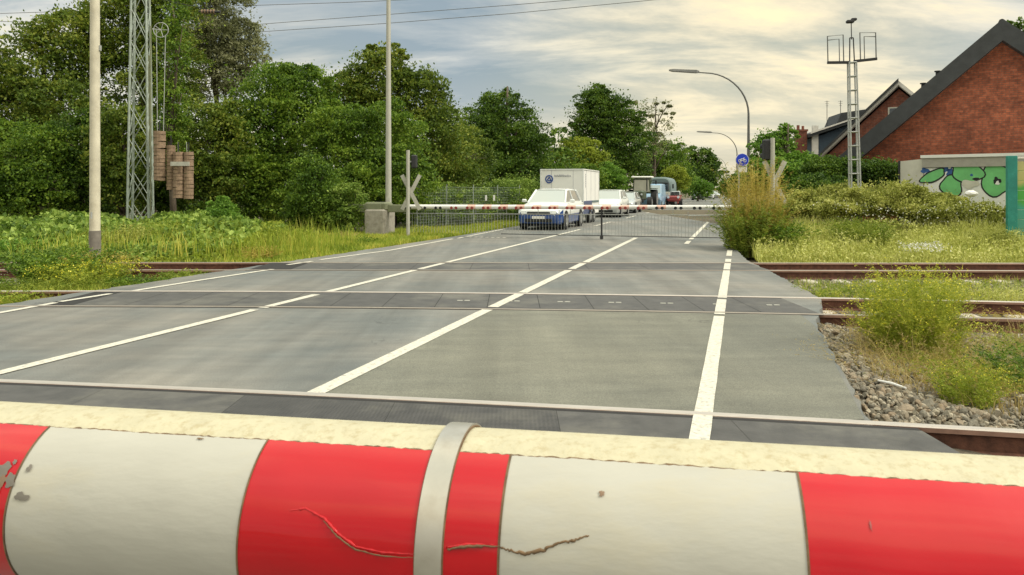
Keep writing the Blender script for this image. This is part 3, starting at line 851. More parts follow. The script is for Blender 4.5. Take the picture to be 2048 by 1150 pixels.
# ballast
def rocks(name, label, poly, n, size, zf, seed, sub, mat):
    rng = np.random.default_rng(seed)
    import bmesh
    bm = bmesh.new(); bmesh.ops.create_icosphere(bm, subdivisions=sub, radius=1)
    v0 = np.array([v.co[:] for v in bm.verts]); f0 = np.array([[v.index for v in f.verts] for f in bm.faces], dtype=np.int32); bm.free()
    p = sample_poly(poly, n, rng)
    nv = len(v0)
    # angular stones: cut the sphere with random planes
    V = np.repeat(v0[None], n, 0)
    for _ in range(7):
        pn = rng.normal(size=(n, 3)); pn /= np.linalg.norm(pn, axis=1)[:, None]
        dd = rng.uniform(.35, .75, n)
        pr = np.einsum('nvk,nk->nv', V, pn)
        ex = np.maximum(pr - dd[:, None], 0)
        V = V - ex[..., None] * pn[:, None, :]
    sc = size * rng.lognormal(0, .28, n)[:, None] * rng.uniform(.65, 1.3, (n, 3)) * .62
    V = V * sc[:, None, :]
    a = rng.uniform(0, 2 * math.pi, n); c, s = np.cos(a), np.sin(a)
    tl = rng.uniform(-.7, .7, n); ct, st = np.cos(tl), np.sin(tl)
    y2 = V[..., 1] * ct[:, None] - V[..., 2] * st[:, None]; z2 = V[..., 1] * st[:, None] + V[..., 2] * ct[:, None]
    x3 = V[..., 0] * c[:, None] - y2 * s[:, None]; y3 = V[..., 0] * s[:, None] + y2 * c[:, None]
    z0 = zf(p[:, 0], p[:, 1]) + rng.uniform(-.4, .8, n) * size * .55
    V = np.stack([x3 + p[:, 0][:, None], y3 + p[:, 1][:, None], z2 + z0[:, None]], 2).reshape(-1, 3)
    Fq = (f0[None] + (np.arange(n, dtype=np.int32) * nv)[:, None, None]).reshape(-1, 3)
    o = np_mesh(name, V, [Fq], mat)
    tag(o, label, 'ballast', kind='stuff'); return o
REv = np.vectorize(RE); LEv = np.vectorize(LE)
def zb_r(x, y):
    d = np.clip((x - REv(y)) / 1.4, 0, 1); return -.055 - .10 * d + .03 * patchy(x, y, 2.2, 4)
def bed(name, pts, zf, mat, n=26):
    """gridded bed following zf inside a quad given by two edges (xl(y), xr(y))"""
    mb = MB(); ya, yb, xl, xr = pts
    vs = []
    for j in range(n + 1):
        y = ya + (yb - ya) * j / n
        for i in range(n + 1):
            x = xl(y) + (xr(y) - xl(y)) * i / n
            vs.append((x, y, float(zf(np.array([x]), np.array([y]))[0]) - .03))
    mb.add(vs, [(j * (n + 1) + i, j * (n + 1) + i + 1, (j + 1) * (n + 1) + i + 1, (j + 1) * (n + 1) + i) for j in range(n) for i in range(n)])
    o = mb.build(name, mat, smooth=True); o['kind'] = 'structure'
bed('ballast_bed', (3.0, 9.2, lambda y: RE(y) + .02, lambda y: RE(y) + 9), zb_r, M['ballastbed'], 40)
zlow = lambda x, y: -.20 + .03 * patchy(x, y, 2.2, 7)
bed('ballast_bed_between_tracks', (9.2, 17.6, lambda y: RE(y) + .02, lambda y: RE(y) + 14), zlow, M['ballastbed'], 30)
bed('ballast_bed_far_side', (9.2, 17.6, lambda y: LE(y) - 18, lambda y: LE(y) - .03), zlow, M['ballastbed'], 30)
polyA = [(RE(y) + .01, y) for y in (5.15, 6, 7, 8, 9.1)] + [(7.2, 8.85), (6.4, 7.2), (5.4, 5.9), (4.6, 4.75), (3.3, 5.0)]
rocks('ballast', 'coarse brown and grey ballast stones beside the asphalt edge', polyA, 9000, .040, zb_r, 5, 2, M['stone'])
polyB = [(RE(y) + .03, y) for y in (11.5, 12.5, 13.5, 14.6)] + [(13, 14.5), (10, 11.0)]
rocks('ballast_between_tracks', 'pale ballast between the middle and far tracks on the right', polyB, 7000, .045, lambda x, y: zlow(x, y), 6, 1, M['stone'])
polyC = [(LE(y) - .05, y) for y in (14.6, 13, 11.8, 10.4)] + [(-14, 11.0), (-16, 14.6)]
rocks('ballast_far_side', 'weedy ballast between the tracks left of the road', polyC, 4500, .045, lambda x, y: zlow(x, y), 7, 1, M['stone'])
polyD = [(3.9, 4.55), (4.8, 4.4), (7, 4.0), (7, 3.0), (2.75, 3.2), (2.75, 4.5)]
rocks('ballast_in_track', 'ballast between the rails of the nearest track', polyD, 2500, .040, lambda x, y: -.22 + 0 * x, 8, 1, M['stone'])

# ================================================================== NEAR BOOM
BY0, BZ, BR, BSL = .75, 1.257, .0957, -.2
BTZ = .010
ax = Vector((1, BSL, BTZ)).normalized(); nf = Vector((BSL, -1, 0)).normalized()    # nf points back towards the viewer
def boomp(x, phi, r=BR):
    """point on the boom's skin: x = place along the axis, phi = angle above the front"""
    c = Vector((x, BY0 + BSL * x, BZ + BTZ * x))
    return c + nf * (r * math.cos(phi)) + Vector((0, 0, r * math.sin(phi)))
def boom_xy(px, py):
    """where the line of sight through a spot of the photograph meets the boom's skin"""
    o_ = Vector((0, 0, 1.6)); d = Vector(((px - 1024) / F, 1, -(py - 380) / F))
    c0 = Vector((0, BY0, BZ)); w_ = o_ - c0
    dp = d - ax * d.dot(ax); wp = w_ - ax * w_.dot(ax)
    A, B, C = dp.dot(dp), 2 * dp.dot(wp), wp.dot(wp) - BR * BR
    q = B * B - 4 * A * C
    if q < 0: q = 0
    t_ = (-B - math.sqrt(q)) / (2 * A)
    h = w_ + d * t_
    al = h.dot(ax); p = h - ax * al
    return al * ax.x, math.atan2(p.z, p.dot(nf))
boom = thing('barrier_boom', 'thick cream barrier boom with red and white bands across the foreground', 'barrier boom', (0, BY0, BZ))
inv = Matrix.Translation((0, -BY0, -BZ))
def loc_(p): return tuple(inv @ Vector(p))
mb = MB()
nA = 64
rings = []
for i in range(41):
    x = -2.4 + 4.8 * i / 40
    rings.append([loc_(boomp(x, 2 * math.pi * k / nA)) for k in range(nA)])
mb.loft(rings)
mb.build('tube', M['cream'], boom, smooth='auto')
def foil(name, mat, x0, x1, p0=R(-49), p1=R(66), dr=.0012, seed=1, jit=.0006, bx=0.0):
    r_ = random.Random(seed); nu = max(6, int((x1 - x0) / .004)); nv = 22
    mb = MB(); vs = []
    for i in range(nu + 1):
        x = x0 + (x1 - x0) * i / nu
        j1 = r_.uniform(-1, 1) * jit / BR; j0 = r_.uniform(-1, 1) * jit / BR
        for k in range(nv + 1):
            ph = (p0 + j0) + (p1 + j1 - p0 - j0) * k / nv
            xx = x + bx * math.sin((k / nv) * math.pi) * (1 if i in (0, nu) else 1)
            ww = .00025 * math.sin(x * 61 + ph * 3) + .0002 * math.sin(x * 23 - ph * 5)
            vs.append(loc_(boomp(xx, ph, BR + dr + ww)))
    mb.add(vs, [(i * (nv + 1) + k, (i + 1) * (nv + 1) + k, (i + 1) * (nv + 1) + k + 1, i * (nv + 1) + k + 1) for i in range(nu) for k in range(nv)])
    return mb.build(name, mat, boom, smooth=True)
B_ = [boom_xy(15, 1015)[0], boom_xy(478, 1060)[0], boom_xy(1000, 1060)[0], boom_xy(1609, 1050)[0]]
BX = [B_[0] - .58, B_[0] - .29] + B_ + [B_[3] + .288, B_[3] + .576]
for side in (0, math.pi):
    for i in range(len(BX) - 1):
        red = (i % 2 == 1) if side == 0 else (i % 2 == 0)
        foil('red_band' if red else 'white_band', M['red'] if red else M['foilwhite'], BX[i] + (.0008 if not red else -.0002), BX[i + 1] - (.0008 if not red else -.0002), R(-49) + side, R(66) + side, .0016 if red else .0012, 10 + i)
foil('dirt_seam', M['seam'], BX[0], BX[-1], R(65.2), R(66.9), .0008, 50, .0012)
for x in BX[1:-1]:
    foil('dirt_seam', M['seam'], x - .0011, x + .0008, R(-49), R(66.5), .0021, int(x * 100) + 99, .0005)
# steel strap around the boom
def ring(x, wd, r0, r1, name, mat, skew=0.0):
    mb = MB(); n = 72
    rr = []
    for k in range(n):
        ph = 2 * math.pi * k / n
        rr.append([loc_(boomp(x - wd / 2 + skew * math.sin(ph), ph, r0)), loc_(boomp(x - wd / 2 + skew * math.sin(ph), ph, r1)), loc_(boomp(x + wd / 2 + skew * math.sin(ph), ph, r1)), loc_(boomp(x + wd / 2 + skew * math.sin(ph), ph, r0))])
    vs = [p for q in rr for p in q]
    fs = []
    for k in range(n):
        for j in range(4):
            a = k * 4 + j; b_ = k * 4 + (j + 1) % 4; c = ((k + 1) % n) * 4
            fs.append((a, b_, c + (j + 1) % 4, c + j))
    mb.add(vs, fs)
    return mb.build(name, mat, boom, smooth='auto')
XS = boom_xy(868, 1000)[0]
ring(XS, .0245, BR + .001, BR + .0042, 'strap', M['strap'])
ring(XS, .0270, BR + .0008, BR + .0022, 'strap_gasket', M['seam'])
# torn foil ridge and the scar that runs on from it
def scar(name, pts, rad, mat, lift=.0012, seed=1, wob=.0007):
    r_ = random.Random(seed); P = []
    cp = [boom_xy(*q) for q in pts]
    for (x0, p0), (x1, p1) in zip(cp, cp[1:]):
        for k in range(8):
            t_ = k / 8; P.append(boomp(x0 + (x1 - x0) * t_ + r_.uniform(-wob, wob), p0 + (p1 - p0) * t_ + r_.uniform(-wob, wob) / BR, BR + lift))
    P.append(boomp(*cp[-1], BR + lift))
    mb = MB(); n = len(P)
    rr = [rad * (.25 + .75 * math.sin(math.pi * min(1, (i + 1) / n * 1.0)) ** .5) * r_.uniform(.6, 1.25) for i in range(n)]
    mb.tube([loc_(p) for p in P], rr, 7)
    return mb.build(name, mat, boom, smooth=True)
ridge = [(575, 1022), (612, 1017), (648, 1036), (676, 1066), (712, 1092), (765, 1104), (835, 1108)]
scar('foil_crease', ridge, .0017, M['red'], .0011, 4, .0002)
scar('crease_scar', [(x + 1, y + 5) for x, y in ridge[2:]], .0007, M['seam'], .0034, 5, .0003)
scar('scar', [(895, 1098), (940, 1091), (1000, 1091)], .0012, M['seam'], .0024, 6)
scar('foil_crease', [(893, 1094), (940, 1088), (1000, 1089)], .0015, M['red'], .0006, 4, .0002)
scar('scar', [(1000, 1092), (1022, 1101), (1050, 1106), (1085, 1100), (1110, 1088), (1150, 1080), (1178, 1071)], .0016, M['seam'], .0010, 7, .0009)
def chip(px, py, rx, ry, seed, mat=None):
    r_ = random.Random(seed); x0, p0 = boom_xy(px, py); mb = MB(); n = 16; vs = [loc_(boomp(x0, p0, BR + .0026))]
    for k in range(n):
        a = 2 * math.pi * k / n; q = r_.uniform(.55, 1.2)
        vs.append(loc_(boomp(x0 + rx * q * math.cos(a), p0 + ry * q * math.sin(a) / BR, BR + .0024)))
    mb.add(vs, [(0, k + 1, (k + 1) % n + 1) for k in range(n)])
    mb.build('chip', mat or M['seam'], boom)
chip(1202, 989, .0028, .003, 1, M['weight']); chip(45, 993, .0085, .0045, 2, M['polefoot']); chip(10, 938, .010, .008, 3, M['polefoot']); chip(24, 962, .006, .010, 4, M['polefoot']); chip(4, 965, .006, .012, 8, M['weight']); chip(32, 925, .003, .003, 9, M['polefoot'])
chip(60, 938, .0028, .004, 5, M['polefoot']); chip(400, 880, .004, .0012, 6); chip(1738, 1052, .0012, .005, 7, M['carred'])

# ================================================================== FAR BARRIER
bo = Vector((-4.72, 26.45, 0))              # foot of its pedestal; local x runs across the road
bar = thing('level_crossing_barrier', 'lowered white barrier with hanging grille across the far side of the crossing', 'level crossing barrier', bo, -RY)
mb = MB(); mb.bbox((0, 0, .36), (.78, .9, 1.12), .05); mb.build('pedestal', M['concrete'], bar)
mb = MB(); mb.bbox((-.02, -.05, 1.02), (.86, .55, .30), .05); mb.box((-.02, -.36, 1.0), (.5, .08, .2)); mb.build('drive_housing', M['armgreen'], bar)
mb = MB()
mb.bbox((-.62, -.12, .95), (1.15, .16, .30), .02)
mb.bbox((.75, -.12, .95), (.75, .16, .27), .02); mb.build('counterweight_arm', M['armgreen'], bar)
BXA, BXB = .98, 12.3
def bz(x): return 1.0 + .006 * x
mb = MB(); mb.loft([[(BXA, -.12 + .085 * math.cos(t), bz(BXA) + .085 * math.sin(t)) for t in [2 * math.pi * k / 12 for k in range(12)]],
                    [(BXB, -.12 + .055 * math.cos(t), bz(BXB) + .055 * math.sin(t)) for t in [2 * math.pi * k / 12 for k in range(12)]]])
mb.build('boom', M['white'], bar, smooth='auto')
x = 3.4
while x < 9.8:
    mb = MB(); r_ = .0862 - .03 * (x - BXA) / (BXB - BXA)
    mb.loft([[(q, -.12 + r_ * math.cos(t), bz(q) + r_ * math.sin(t)) for t in [2 * math.pi * k / 12 for k in range(12)]] for q in (x, x + .29)], caps=False)
    mb.build('red_band', M['palered'], bar, smooth='auto'); x += .58
x = BXA + .1
while x < BXB - .1:
    mb = MB()
    r_ = .085 - .03 * (x - BXA) / (BXB - BXA)
    for s in (0, .17):
        mb.disc((x + s, -.12 - r_ * .93, bz(x) - .030), .050, (0, -1, 0), .03, 10)
    mb.build('reflector', M['carred'] if (2.6 < x < 9.5) else M['black'], bar)
    x += .58
mb = MB(); mb.tube([(BXA, -.10, .78), (BXB - .25, -.10, .82)], .016, 6); mb.tube([(BXA + .1, -.10, .80), (BXA + .1, -.10, .93)], .012, 5)
x = BXA + .5
while x < BXB - .5:
    mb.tube([(x, -.10, .79), (x, -.10, .96)], .009, 5); x += 1.1
mb.build('grille_top_rail', M['galv'], bar)
mb = MB(); x = BXA + .12; rg = random.Random(2)
while x < BXB - .3:
    mb.tube([(x, -.10, .79), (x + rg.uniform(-.012, .012), -.10, .12)], .006, 4, caps=False)
    x += .105
go = mb.build('grille_bar', M['galv'], bar)
mb = MB(); mb.tube([(BXA + 3.6, -.10, .12), (BXB - .3, -.10, .12)], .014, 6); mb.build('grille_bottom_rail', M['dark'], bar)
xp = 8.02
mb = MB(); mb.tube([(xp, -.16, .98), (xp, -.16, .10)], .030, 8); mb.tube([(xp, -.16, .12), (xp, -.16, .015)], .055, 8); mb.build('prop_post', M['dark'], bar)
mb = MB(); mb.tube([(10.75, -.18, .92), (10.75, -.18, .80), (11.95, -.18, .84), (11.95, -.18, .95)], .018, 6); mb.build('end_bracket', M['galv'], bar)

# ================================================================== POLES AND MASTS
def simple_pole(name, label, px, Y, z0, H, r0, r1, mat, foot=None, group=None):
    X = (px - 1024) / F * Y
    t = thing(name, label, 'pole', (X, Y, z0), 0, group)
    mb = MB(); n = 10
    mb.tube([(0, 0, H * i / n) for i in range(n + 1)], [r0 + (r1 - r0) * i / n for i in range(n + 1)], 20)
    mb.build('shaft', mat, t, smooth='auto')
    return t
p = simple_pole('railway_pole', 'thick pale beige concrete pole with a dark grey foot', 190, 16.95, -.15, 10.5, .115, .090, M['polebeige'])
mb = MB(); mb.tube([(0, 0, -.2), (0, 0, .82)], .126, 20); mb.build('foot_sleeve', M['polefoot'], p, smooth='auto')
mb = MB(); mb.tube([(0, -.14, 1.1), (0, -.14, 1.25)], .02, 6); mb.box((.12, 0, 5.0), (.04, .05, .12)); mb.build('bracket', M['galv'], p)
p = simple_pole('railway_pole', 'tall slim grey pole standing right behind the barrier pedestal', 777, 26.9, -.1, 11, .115, .065, M['polegrey'])
mb = MB(); mb.box((0, -.11, 1.25), (.12, .02, .36)); mb.build('service_door', M['crosswhite'], p)

def lattice(name, root, w0, w1, d0, d1, H, nb, mat, leg=.045, cross=True, brace=.022):
    """four corner angles with bracing"""
    lg = []
    for sx in (-1, 1):
        for sy in (-1, 1):
            mb = MB(); mb.tube([(sx * w0 / 2, sy * d0 / 2, 0), (sx * w1 / 2, sy * d1 / 2, H)], leg, 4); mb.build('leg', mat, root)
    mb = MB()
    def c(sx, sy, t): return Vector((sx * (w0 + (w1 - w0) * t) / 2, sy * (d0 + (d1 - d0) * t) / 2, H * t))
    for i in range(nb):
        t0, t1 = i / nb, (i + 1) / nb
        for a, b_ in (((-1, -1), (1, -1)), ((-1, 1), (1, 1)), ((-1, -1), (-1, 1)), ((1, -1), (1, 1))):
            if cross == 'x' or (cross == 'z' and i % 2 == 0):
                mb.tube([c(*a, t0), c(*b_, t1)], brace, 4)
            if cross == 'x' or (cross == 'z' and i % 2 == 1):
                mb.tube([c(*b_, t0), c(*a, t1)], brace, 4)
            if cross in ('ladder',):
                mb.tube([c(*a, t1), c(*b_, t1)], brace, 4)
        if cross == 'ladder':
            mb.build('rung', mat, root); mb = MB()
    if mb.v: mb.build('bracing', mat, root)

X = (281 - 1024) / F * 27.5
mast = thing('catenary_mast', 'tall grey green steel lattice catenary mast rising above the bushes', 'catenary mast', (X, 27.5, -.1), R(12))
lattice('mast', mast, .74, .42, .70, .40, 12.0, 10, M['mastgreen'], .042, 'x', .015)
mb = MB(); mb.bbox((0, 0, .15), (1.1, 1.1, .5), .05); mb.build('footing', M['concrete'], mast)
mb = MB(); mb.box((.28, 0, 4.9), (.16, .14, 3.6)); mb.tube([(.36, -.05, .5), (.36, -.05, 7.8)], .03, 6); mb.build('guide_rail', M['armgreen'], mast)

tw = thing('tensioning_weights', 'four rusty brown tension weight stacks hanging beside the lattice mast', 'tensioning weights', at(345, 380, 27.0) + Vector((0, 0, -1.6 + 0)), 0)
def twl(px, py): 
    p_ = at(px, py, 27.0); return p_ - tw.location
for (xa, xb, ya, yb, dy, sd_) in ((308, 331, 262, 361, 0, 1), (331, 348, 290, 380, .10, 2), (347, 367, 304, 396, 0, 3), (366, 385, 304, 398, .08, 4)):
    a, b_ = twl(xa, ya), twl(xb, yb); w_ = b_.x - a.x
    mb = MB(); nd = int((a.z - b_.z) / .125); h_ = (a.z - b_.z) / nd; rg = random.Random(sd_)
    for i in range(nd):
        mb.tube([((a.x + b_.x) / 2 + rg.uniform(-.008, .008), dy, b_.z + h_ * i + .006), ((a.x + b_.x) / 2 + rg.uniform(-.008, .008), dy, b_.z + h_ * (i + 1) - .006)], w_ / 2, 14)
    st = mb.build('weight_stack', M['weight'], tw)
    mb = MB(); mb.tube([((a.x + b_.x) / 2, dy, b_.z - .05), ((a.x + b_.x) / 2, dy, a.z + .35)], .02, 6); mb.build('rod', M['dark'], st)
a, b_ = twl(347, 322), twl(384, 334)
mb = MB(); mb.box(((a.x + b_.x) / 2, -.22, (a.z + b_.z) / 2), (b_.x - a.x, .05, .15)); mb.build('clamp_plate', M['crosswhite'], tw)
mb = MB(); mb.tube([twl(315, 262), twl(313, 60)], .014, 5); mb.tube([twl(327, 262), twl(331, 70)], .014, 5); mb.tube([twl(356, 330), twl(356, 284)], .012, 5); mb.tube([twl(374, 306), twl(373, 284)], .012, 5)
mb.build('pull_wire', M['galv'], tw)
wc = twl(322, 60)
mb = MB(); pts = [(wc.x + .27 * math.cos(t), 0, wc.z + .27 * math.sin(t)) for t in [2 * math.pi * k / 20 for k in range(21)]]; mb.tube(pts, .015, 6)
for k in range(5): mb.tube([wc, (wc.x + .27 * math.cos(k * 1.2566), 0, wc.z + .27 * math.sin(k * 1.2566))], .012, 5)
mb.tube([wc, (wc.x - .35, .1, wc.z + .05)], .03, 6)
mb.build('pulley_wheel', M['galv'], tw)
ins = thing('insulator_bracket', 'small dark insulator bracket high before the grey willow crown', 'insulator', at(418, 24, 27.5))
mb = MB(); mb.tube([(-.38, 0, .02), (.42, 0, 0)], [.035, .05], 8); mb.build('rod', M['dark'], ins)
mb = MB()
for k in range(5): mb.disc((-.25 + k * .11, 0, .015), .08, (1, 0, 0), .04, 12)
mb.build('insulator', M['weight'], ins)
mb = MB(); mb.tube([(.42, 0, 0), (-5.0, 1.0, 1.3)], .012, 5); mb.build('stay', M['dark'], ins)

# overhead wires far behind the trees
def wire(pts, r, label):
    o_ = MB(); P = [at(*q) for q in pts]; c = P[0].copy()
    o_.tube([p_ - c for p_ in P], r, 5)
    ob = o_.build('overhead_wire', M['lampgrey'], loc=c)
    tag(ob, label, 'overhead wire', 'overhead wires in the sky')
wire([(-220, 37, 70), (0, 27, 70), (690, 5, 70), (1000, -9, 70)], .028, 'topmost overhead wire in the sky above the left trees')
wire([(-220, 52, 74), (0, 43, 74), (500, 50, 72), (1024, 10, 68), (1250, -9, 66)], .028, 'middle overhead wire sloping up through the sky')
wire([(400, 72, 72), (500, 65, 72), (770, 47, 70), (1024, 27, 68), (1400, -9, 65)], .028, 'lowest overhead wire crossing behind the slim grey pole')

# lattice mast with brackets on the right
Y = 22.3; X = (1712 - 1024) / F * Y
m2 = thing('lattice_mast', 'slim ladder braced steel mast with empty lamp brackets before the brick houses', 'lattice mast', (X, Y, 0), R(-8))
zt = 1.6 + (380 - 125) / F * Y
lattice('mast', m2, .28, .20, .26, .18, zt, 13, M['galv'], .025, 'ladder', .020)
m2.rotation_euler = (0, R(-1.2), R(-8))
def l2(px, py): p_ = at(px, py, Y); return Vector((p_.x - (1706 - 1024) / F * Y - .10, 0, p_.z))
mb = MB(); mb.tube([(-.07, 0, zt - .05), (-.05, 0, zt + .75)], .018, 6); mb.tube([(.07, 0, zt - .05), (.05, 0, zt + .75)], .018, 6); mb.tube([(-.05, 0, zt + .75), (.05, 0, zt + .75)], .018, 6); mb.tube([(0, 0, zt + .7), (0, 0, zt + 1.2)], .014, 6)
mb.build('mast_head', M['dark'], m2)
mb = MB(); mb.bbox((-.03, 0, zt + 1.24), (.22, .16, .09), .02); mb.bbox((.08, 0, zt + 1.30), (.16, .12, .08), .02); mb.build('sensor', M['dark'], m2)
mb = MB(); mb.box((-.38, 0, zt + .02), (.66, .08, .075), ry=R(2)); mb.box((.38, 0, zt + .06), (.66, .08, .075), ry=R(-4)); mb.build('crossarm', M['dark'], m2)
for s in (-1, 1):
    mb = MB()
    x0, x1 = s * .69, s * .24
    zb_ = zt + (.05 if s < 0 else .09)
    mb.tube([(x0, 0, zb_), (x0, 0, zb_ + .78), (x1, 0, zb_ + .80), (x1, 0, zb_)], .019, 5)
    mb.tube([(x0, 0, zb_ + .66), (s * .36, 0, zb_ + .68), (s * .36, 0, zb_)], .015, 5)
    mb.build('bracket', M['lampgrey'], m2)

# street lamps
def lamp(label, px, Y, ztop, arm, pole_r=.09):
    X = (px - 1024) / F * Y
    t = thing('street_lamp', label, 'street lamp', (X, Y, -.1), 0, 'curved street lamps along the road')
    rad = arm * .58; pts = [(0, 0, z) for z in (0, 1.5, 3, 4.5)] + [(0, 0, ztop - rad * .95)]
    for k in range(1, 12):
        a = math.pi / 2 * k / 11
        pts.append((-rad * (1 - math.cos(a)), 0, ztop - rad * .95 + rad * .95 * math.sin(a)))
    pts.append((-arm * .72, 0, ztop + .04))
    rr = [pole_r] * 3 + [pole_r * .8, pole_r * .62] + [pole_r * .55 - .0015 * k for k in range(11)] + [pole_r * .36]
    mb = MB(); mb.tube(pts, rr, 10); mb.build('post', M['lampgrey'], t, smooth='auto')
    mb = MB(); x0, x1 = -arm * .66, -arm * 1.06
    mb.loft([[(x0, -.06, ztop + .0), (x0, .06, ztop + .0), (x0, .06, ztop + .10), (x0, -.06, ztop + .10)],
             [(x0 - .15, -.13, ztop - .01), (x0 - .15, .13, ztop - .01), (x0 - .15, .10, ztop + .15), (x0 - .15, -.10, ztop + .15)],
             [(x1 + .2, -.13, ztop + .07), (x1 + .2, .13, ztop + .07), (x1 + .2, .09, ztop + .20), (x1 + .2, -.09, ztop + .20)],
             [(x1, -.07, ztop + .11), (x1, .07, ztop + .11), (x1, .05, ztop + .18), (x1, -.05, ztop + .18)]])
    mb.build('lamp_head', M['lampgrey'], t)
    return t
lamp('tall curved street lamp right of centre, the nearest and largest', 1497, 40, 1.6 + 238 / F * 40, 4.05)
lamp('second curved street lamp, smaller, behind the blue round sign', 1474, 80, 1.6 + 116 / F * 80, 4.1)
lamp('farthest tiny street lamp above the distant trees', 1452, 150, 1.6 + 67 / F * 150, 4.2, .07)

# round blue sign
Y = 30; X = (1481 - 1024) / F * Y
t = thing('traffic_sign', 'round blue cycle path sign on a post above a small white plate', 'traffic sign', (X, Y, 0))
mb = MB(); mb.tube([(-.06, .03, -.2), (-.06, .03, 3.05)], .03, 8); mb.build('post', M['galv'], t)
cz = 1.6 + 60 / F * Y
mb = MB(); mb.disc((.06, -.02, cz), .27, (0, 1, 0), .02, 28); mb.build('rim', M['white'], t)
mb = MB(); mb.disc((.06, -.036, cz), .252, (0, 1, 0), .01, 28); pl = mb.build('disc', M['signblue'], t)
mb = MB()
for s in (-1, 1):
    pts = [(.06 + s * .10 + .055 * math.cos(a), -.048, cz - .03 + .055 * math.sin(a)) for a in [2 * math.pi * k / 14 for k in range(15)]]; mb.tube(pts, .011, 5)
mb.tube([(-.04, -.048, cz - .03), (.01, -.048, cz + .05), (.12, -.048, cz + .05), (.16, -.048, cz - .03)], .011, 5)
mb.tube([(.01, -.048, cz + .05), (.06, -.048, cz - .03), (.12, -.048, cz + .05)], .011, 5); mb.tube([(-.04, -.048, cz - .03), (.06, -.048, cz - .03)], .011, 5); mb.tube([(.12, -.048, cz + .05), (.11, -.048, cz + .09), (.15, -.048, cz + .09)], .011, 5)
mb.build('cycle_symbol', M['white'], pl)
mb = MB(); mb.box((.09, -.02, cz - .39), (.32, .02, .20)); mb.build('plate', M['white'], t)

# crossbucks with signal heads
def crossbuck(label, px, Y, cz, top, spread, half, sig, px_s, mat, rz=0.0):
    X = (px - 1024) / F * Y
    t = thing('crossbuck', label, 'crossbuck', (X, Y, -.1), rz, 'crossbucks beside the road')
    mb = MB(); mb.tube([(0, 0, 0), (0, 0, top + .1)], .062, 12); mb.build('post', M['polegrey'], t, smooth='auto')
    a = math.atan2(half, spread)
    for s in (-1, 1):
        mb = MB(); Lh = math.hypot(spread, half)
        mb.box((.09, .09 + .015 * s, cz + .1), (Lh * 2, .012, .135), ry=-s * a)
        mb.build('blade', mat, t)
    sx, z0, z1, dep = sig
    mb = MB(); mb.bbox((sx, .12, (z0 + z1) / 2 + .1), (.20, .24, z1 - z0), .04)
    s_ = mb.build('signal_head', M['dark'] if mat is M['crosswhite'] else M['black'], t)
    for zz in (.28, .72):
        mb = MB(); c = Vector((sx, .25, z0 + (z1 - z0) * zz + .1))
        mb.tube([c, c + Vector((0, .22, -.02))], .08, 12, caps=False); mb.build('visor', M['black'], s_)
    mb = MB(); mb.box((sx / 2, .05, (z0 + z1) / 2 + .1), (abs(sx), .04, .05)); mb.build('bracket', M['galv'], t)
    return t
crossbuck('weathered crossbuck with grey signal head beside the slim pole on the left', 816, 25.6, 1.52, 2.98, .31, .60, (.20, 2.35, 2.82, .1), 0, M['crosswhite'])
crossbuck('crossbuck with black signal head rising out of the tall dry weeds', 1545, 20.9, 1.82, 3.07, .30, .60, (-.13, 2.44, 3.04, .1), 0, M['crosswhite'])

# wire mesh fence along the left bushes, with two small white markers
a_, b_ = at(835, 380, 31), at(1040, 380, 38)
fz = thing('mesh_fence', 'faint wire mesh fence before the dark bushes left of the blue car', 'fence', (a_.x, a_.y, 0))
d_ = Vector((b_.x - a_.x, b_.y - a_.y, 0)); Ln = d_.length; fz.rotation_euler = (0, 0, math.atan2(d_.y, d_.x))
mb = MB(); n = int(Ln / .12)
for i in range(n + 1): mb.tube([(i * Ln / n, 0, 0), (i * Ln / n, 0, 1.75)], .004, 3, caps=False)
for i in range(14): mb.tube([(0, 0, .1 + i * .125), (Ln, 0, .1 + i * .125)], .004, 3, caps=False)
mb.build('mesh', M['mastgreen'], fz)
for i in range(5):
    mb = MB(); mb.tube([(i * Ln / 4, .03, -.2), (i * Ln / 4, .03, 1.85)], .025, 6); mb.build('post', M['mastgreen'], fz)
for k, (px, lab) in enumerate(((972, 'left one of two small white plaques on the mesh fence'), (988, 'right one of two small white plaques on the mesh fence'))):
    p_ = at(px, 396, 33.6)
    mb = MB(); mb.bbox((0, 0, 0), (.09, .02, .26), .008)
    tag(mb.build('marker_plaque', M['white'], loc=p_), lab, 'plaque', 'white plaques on the fence')

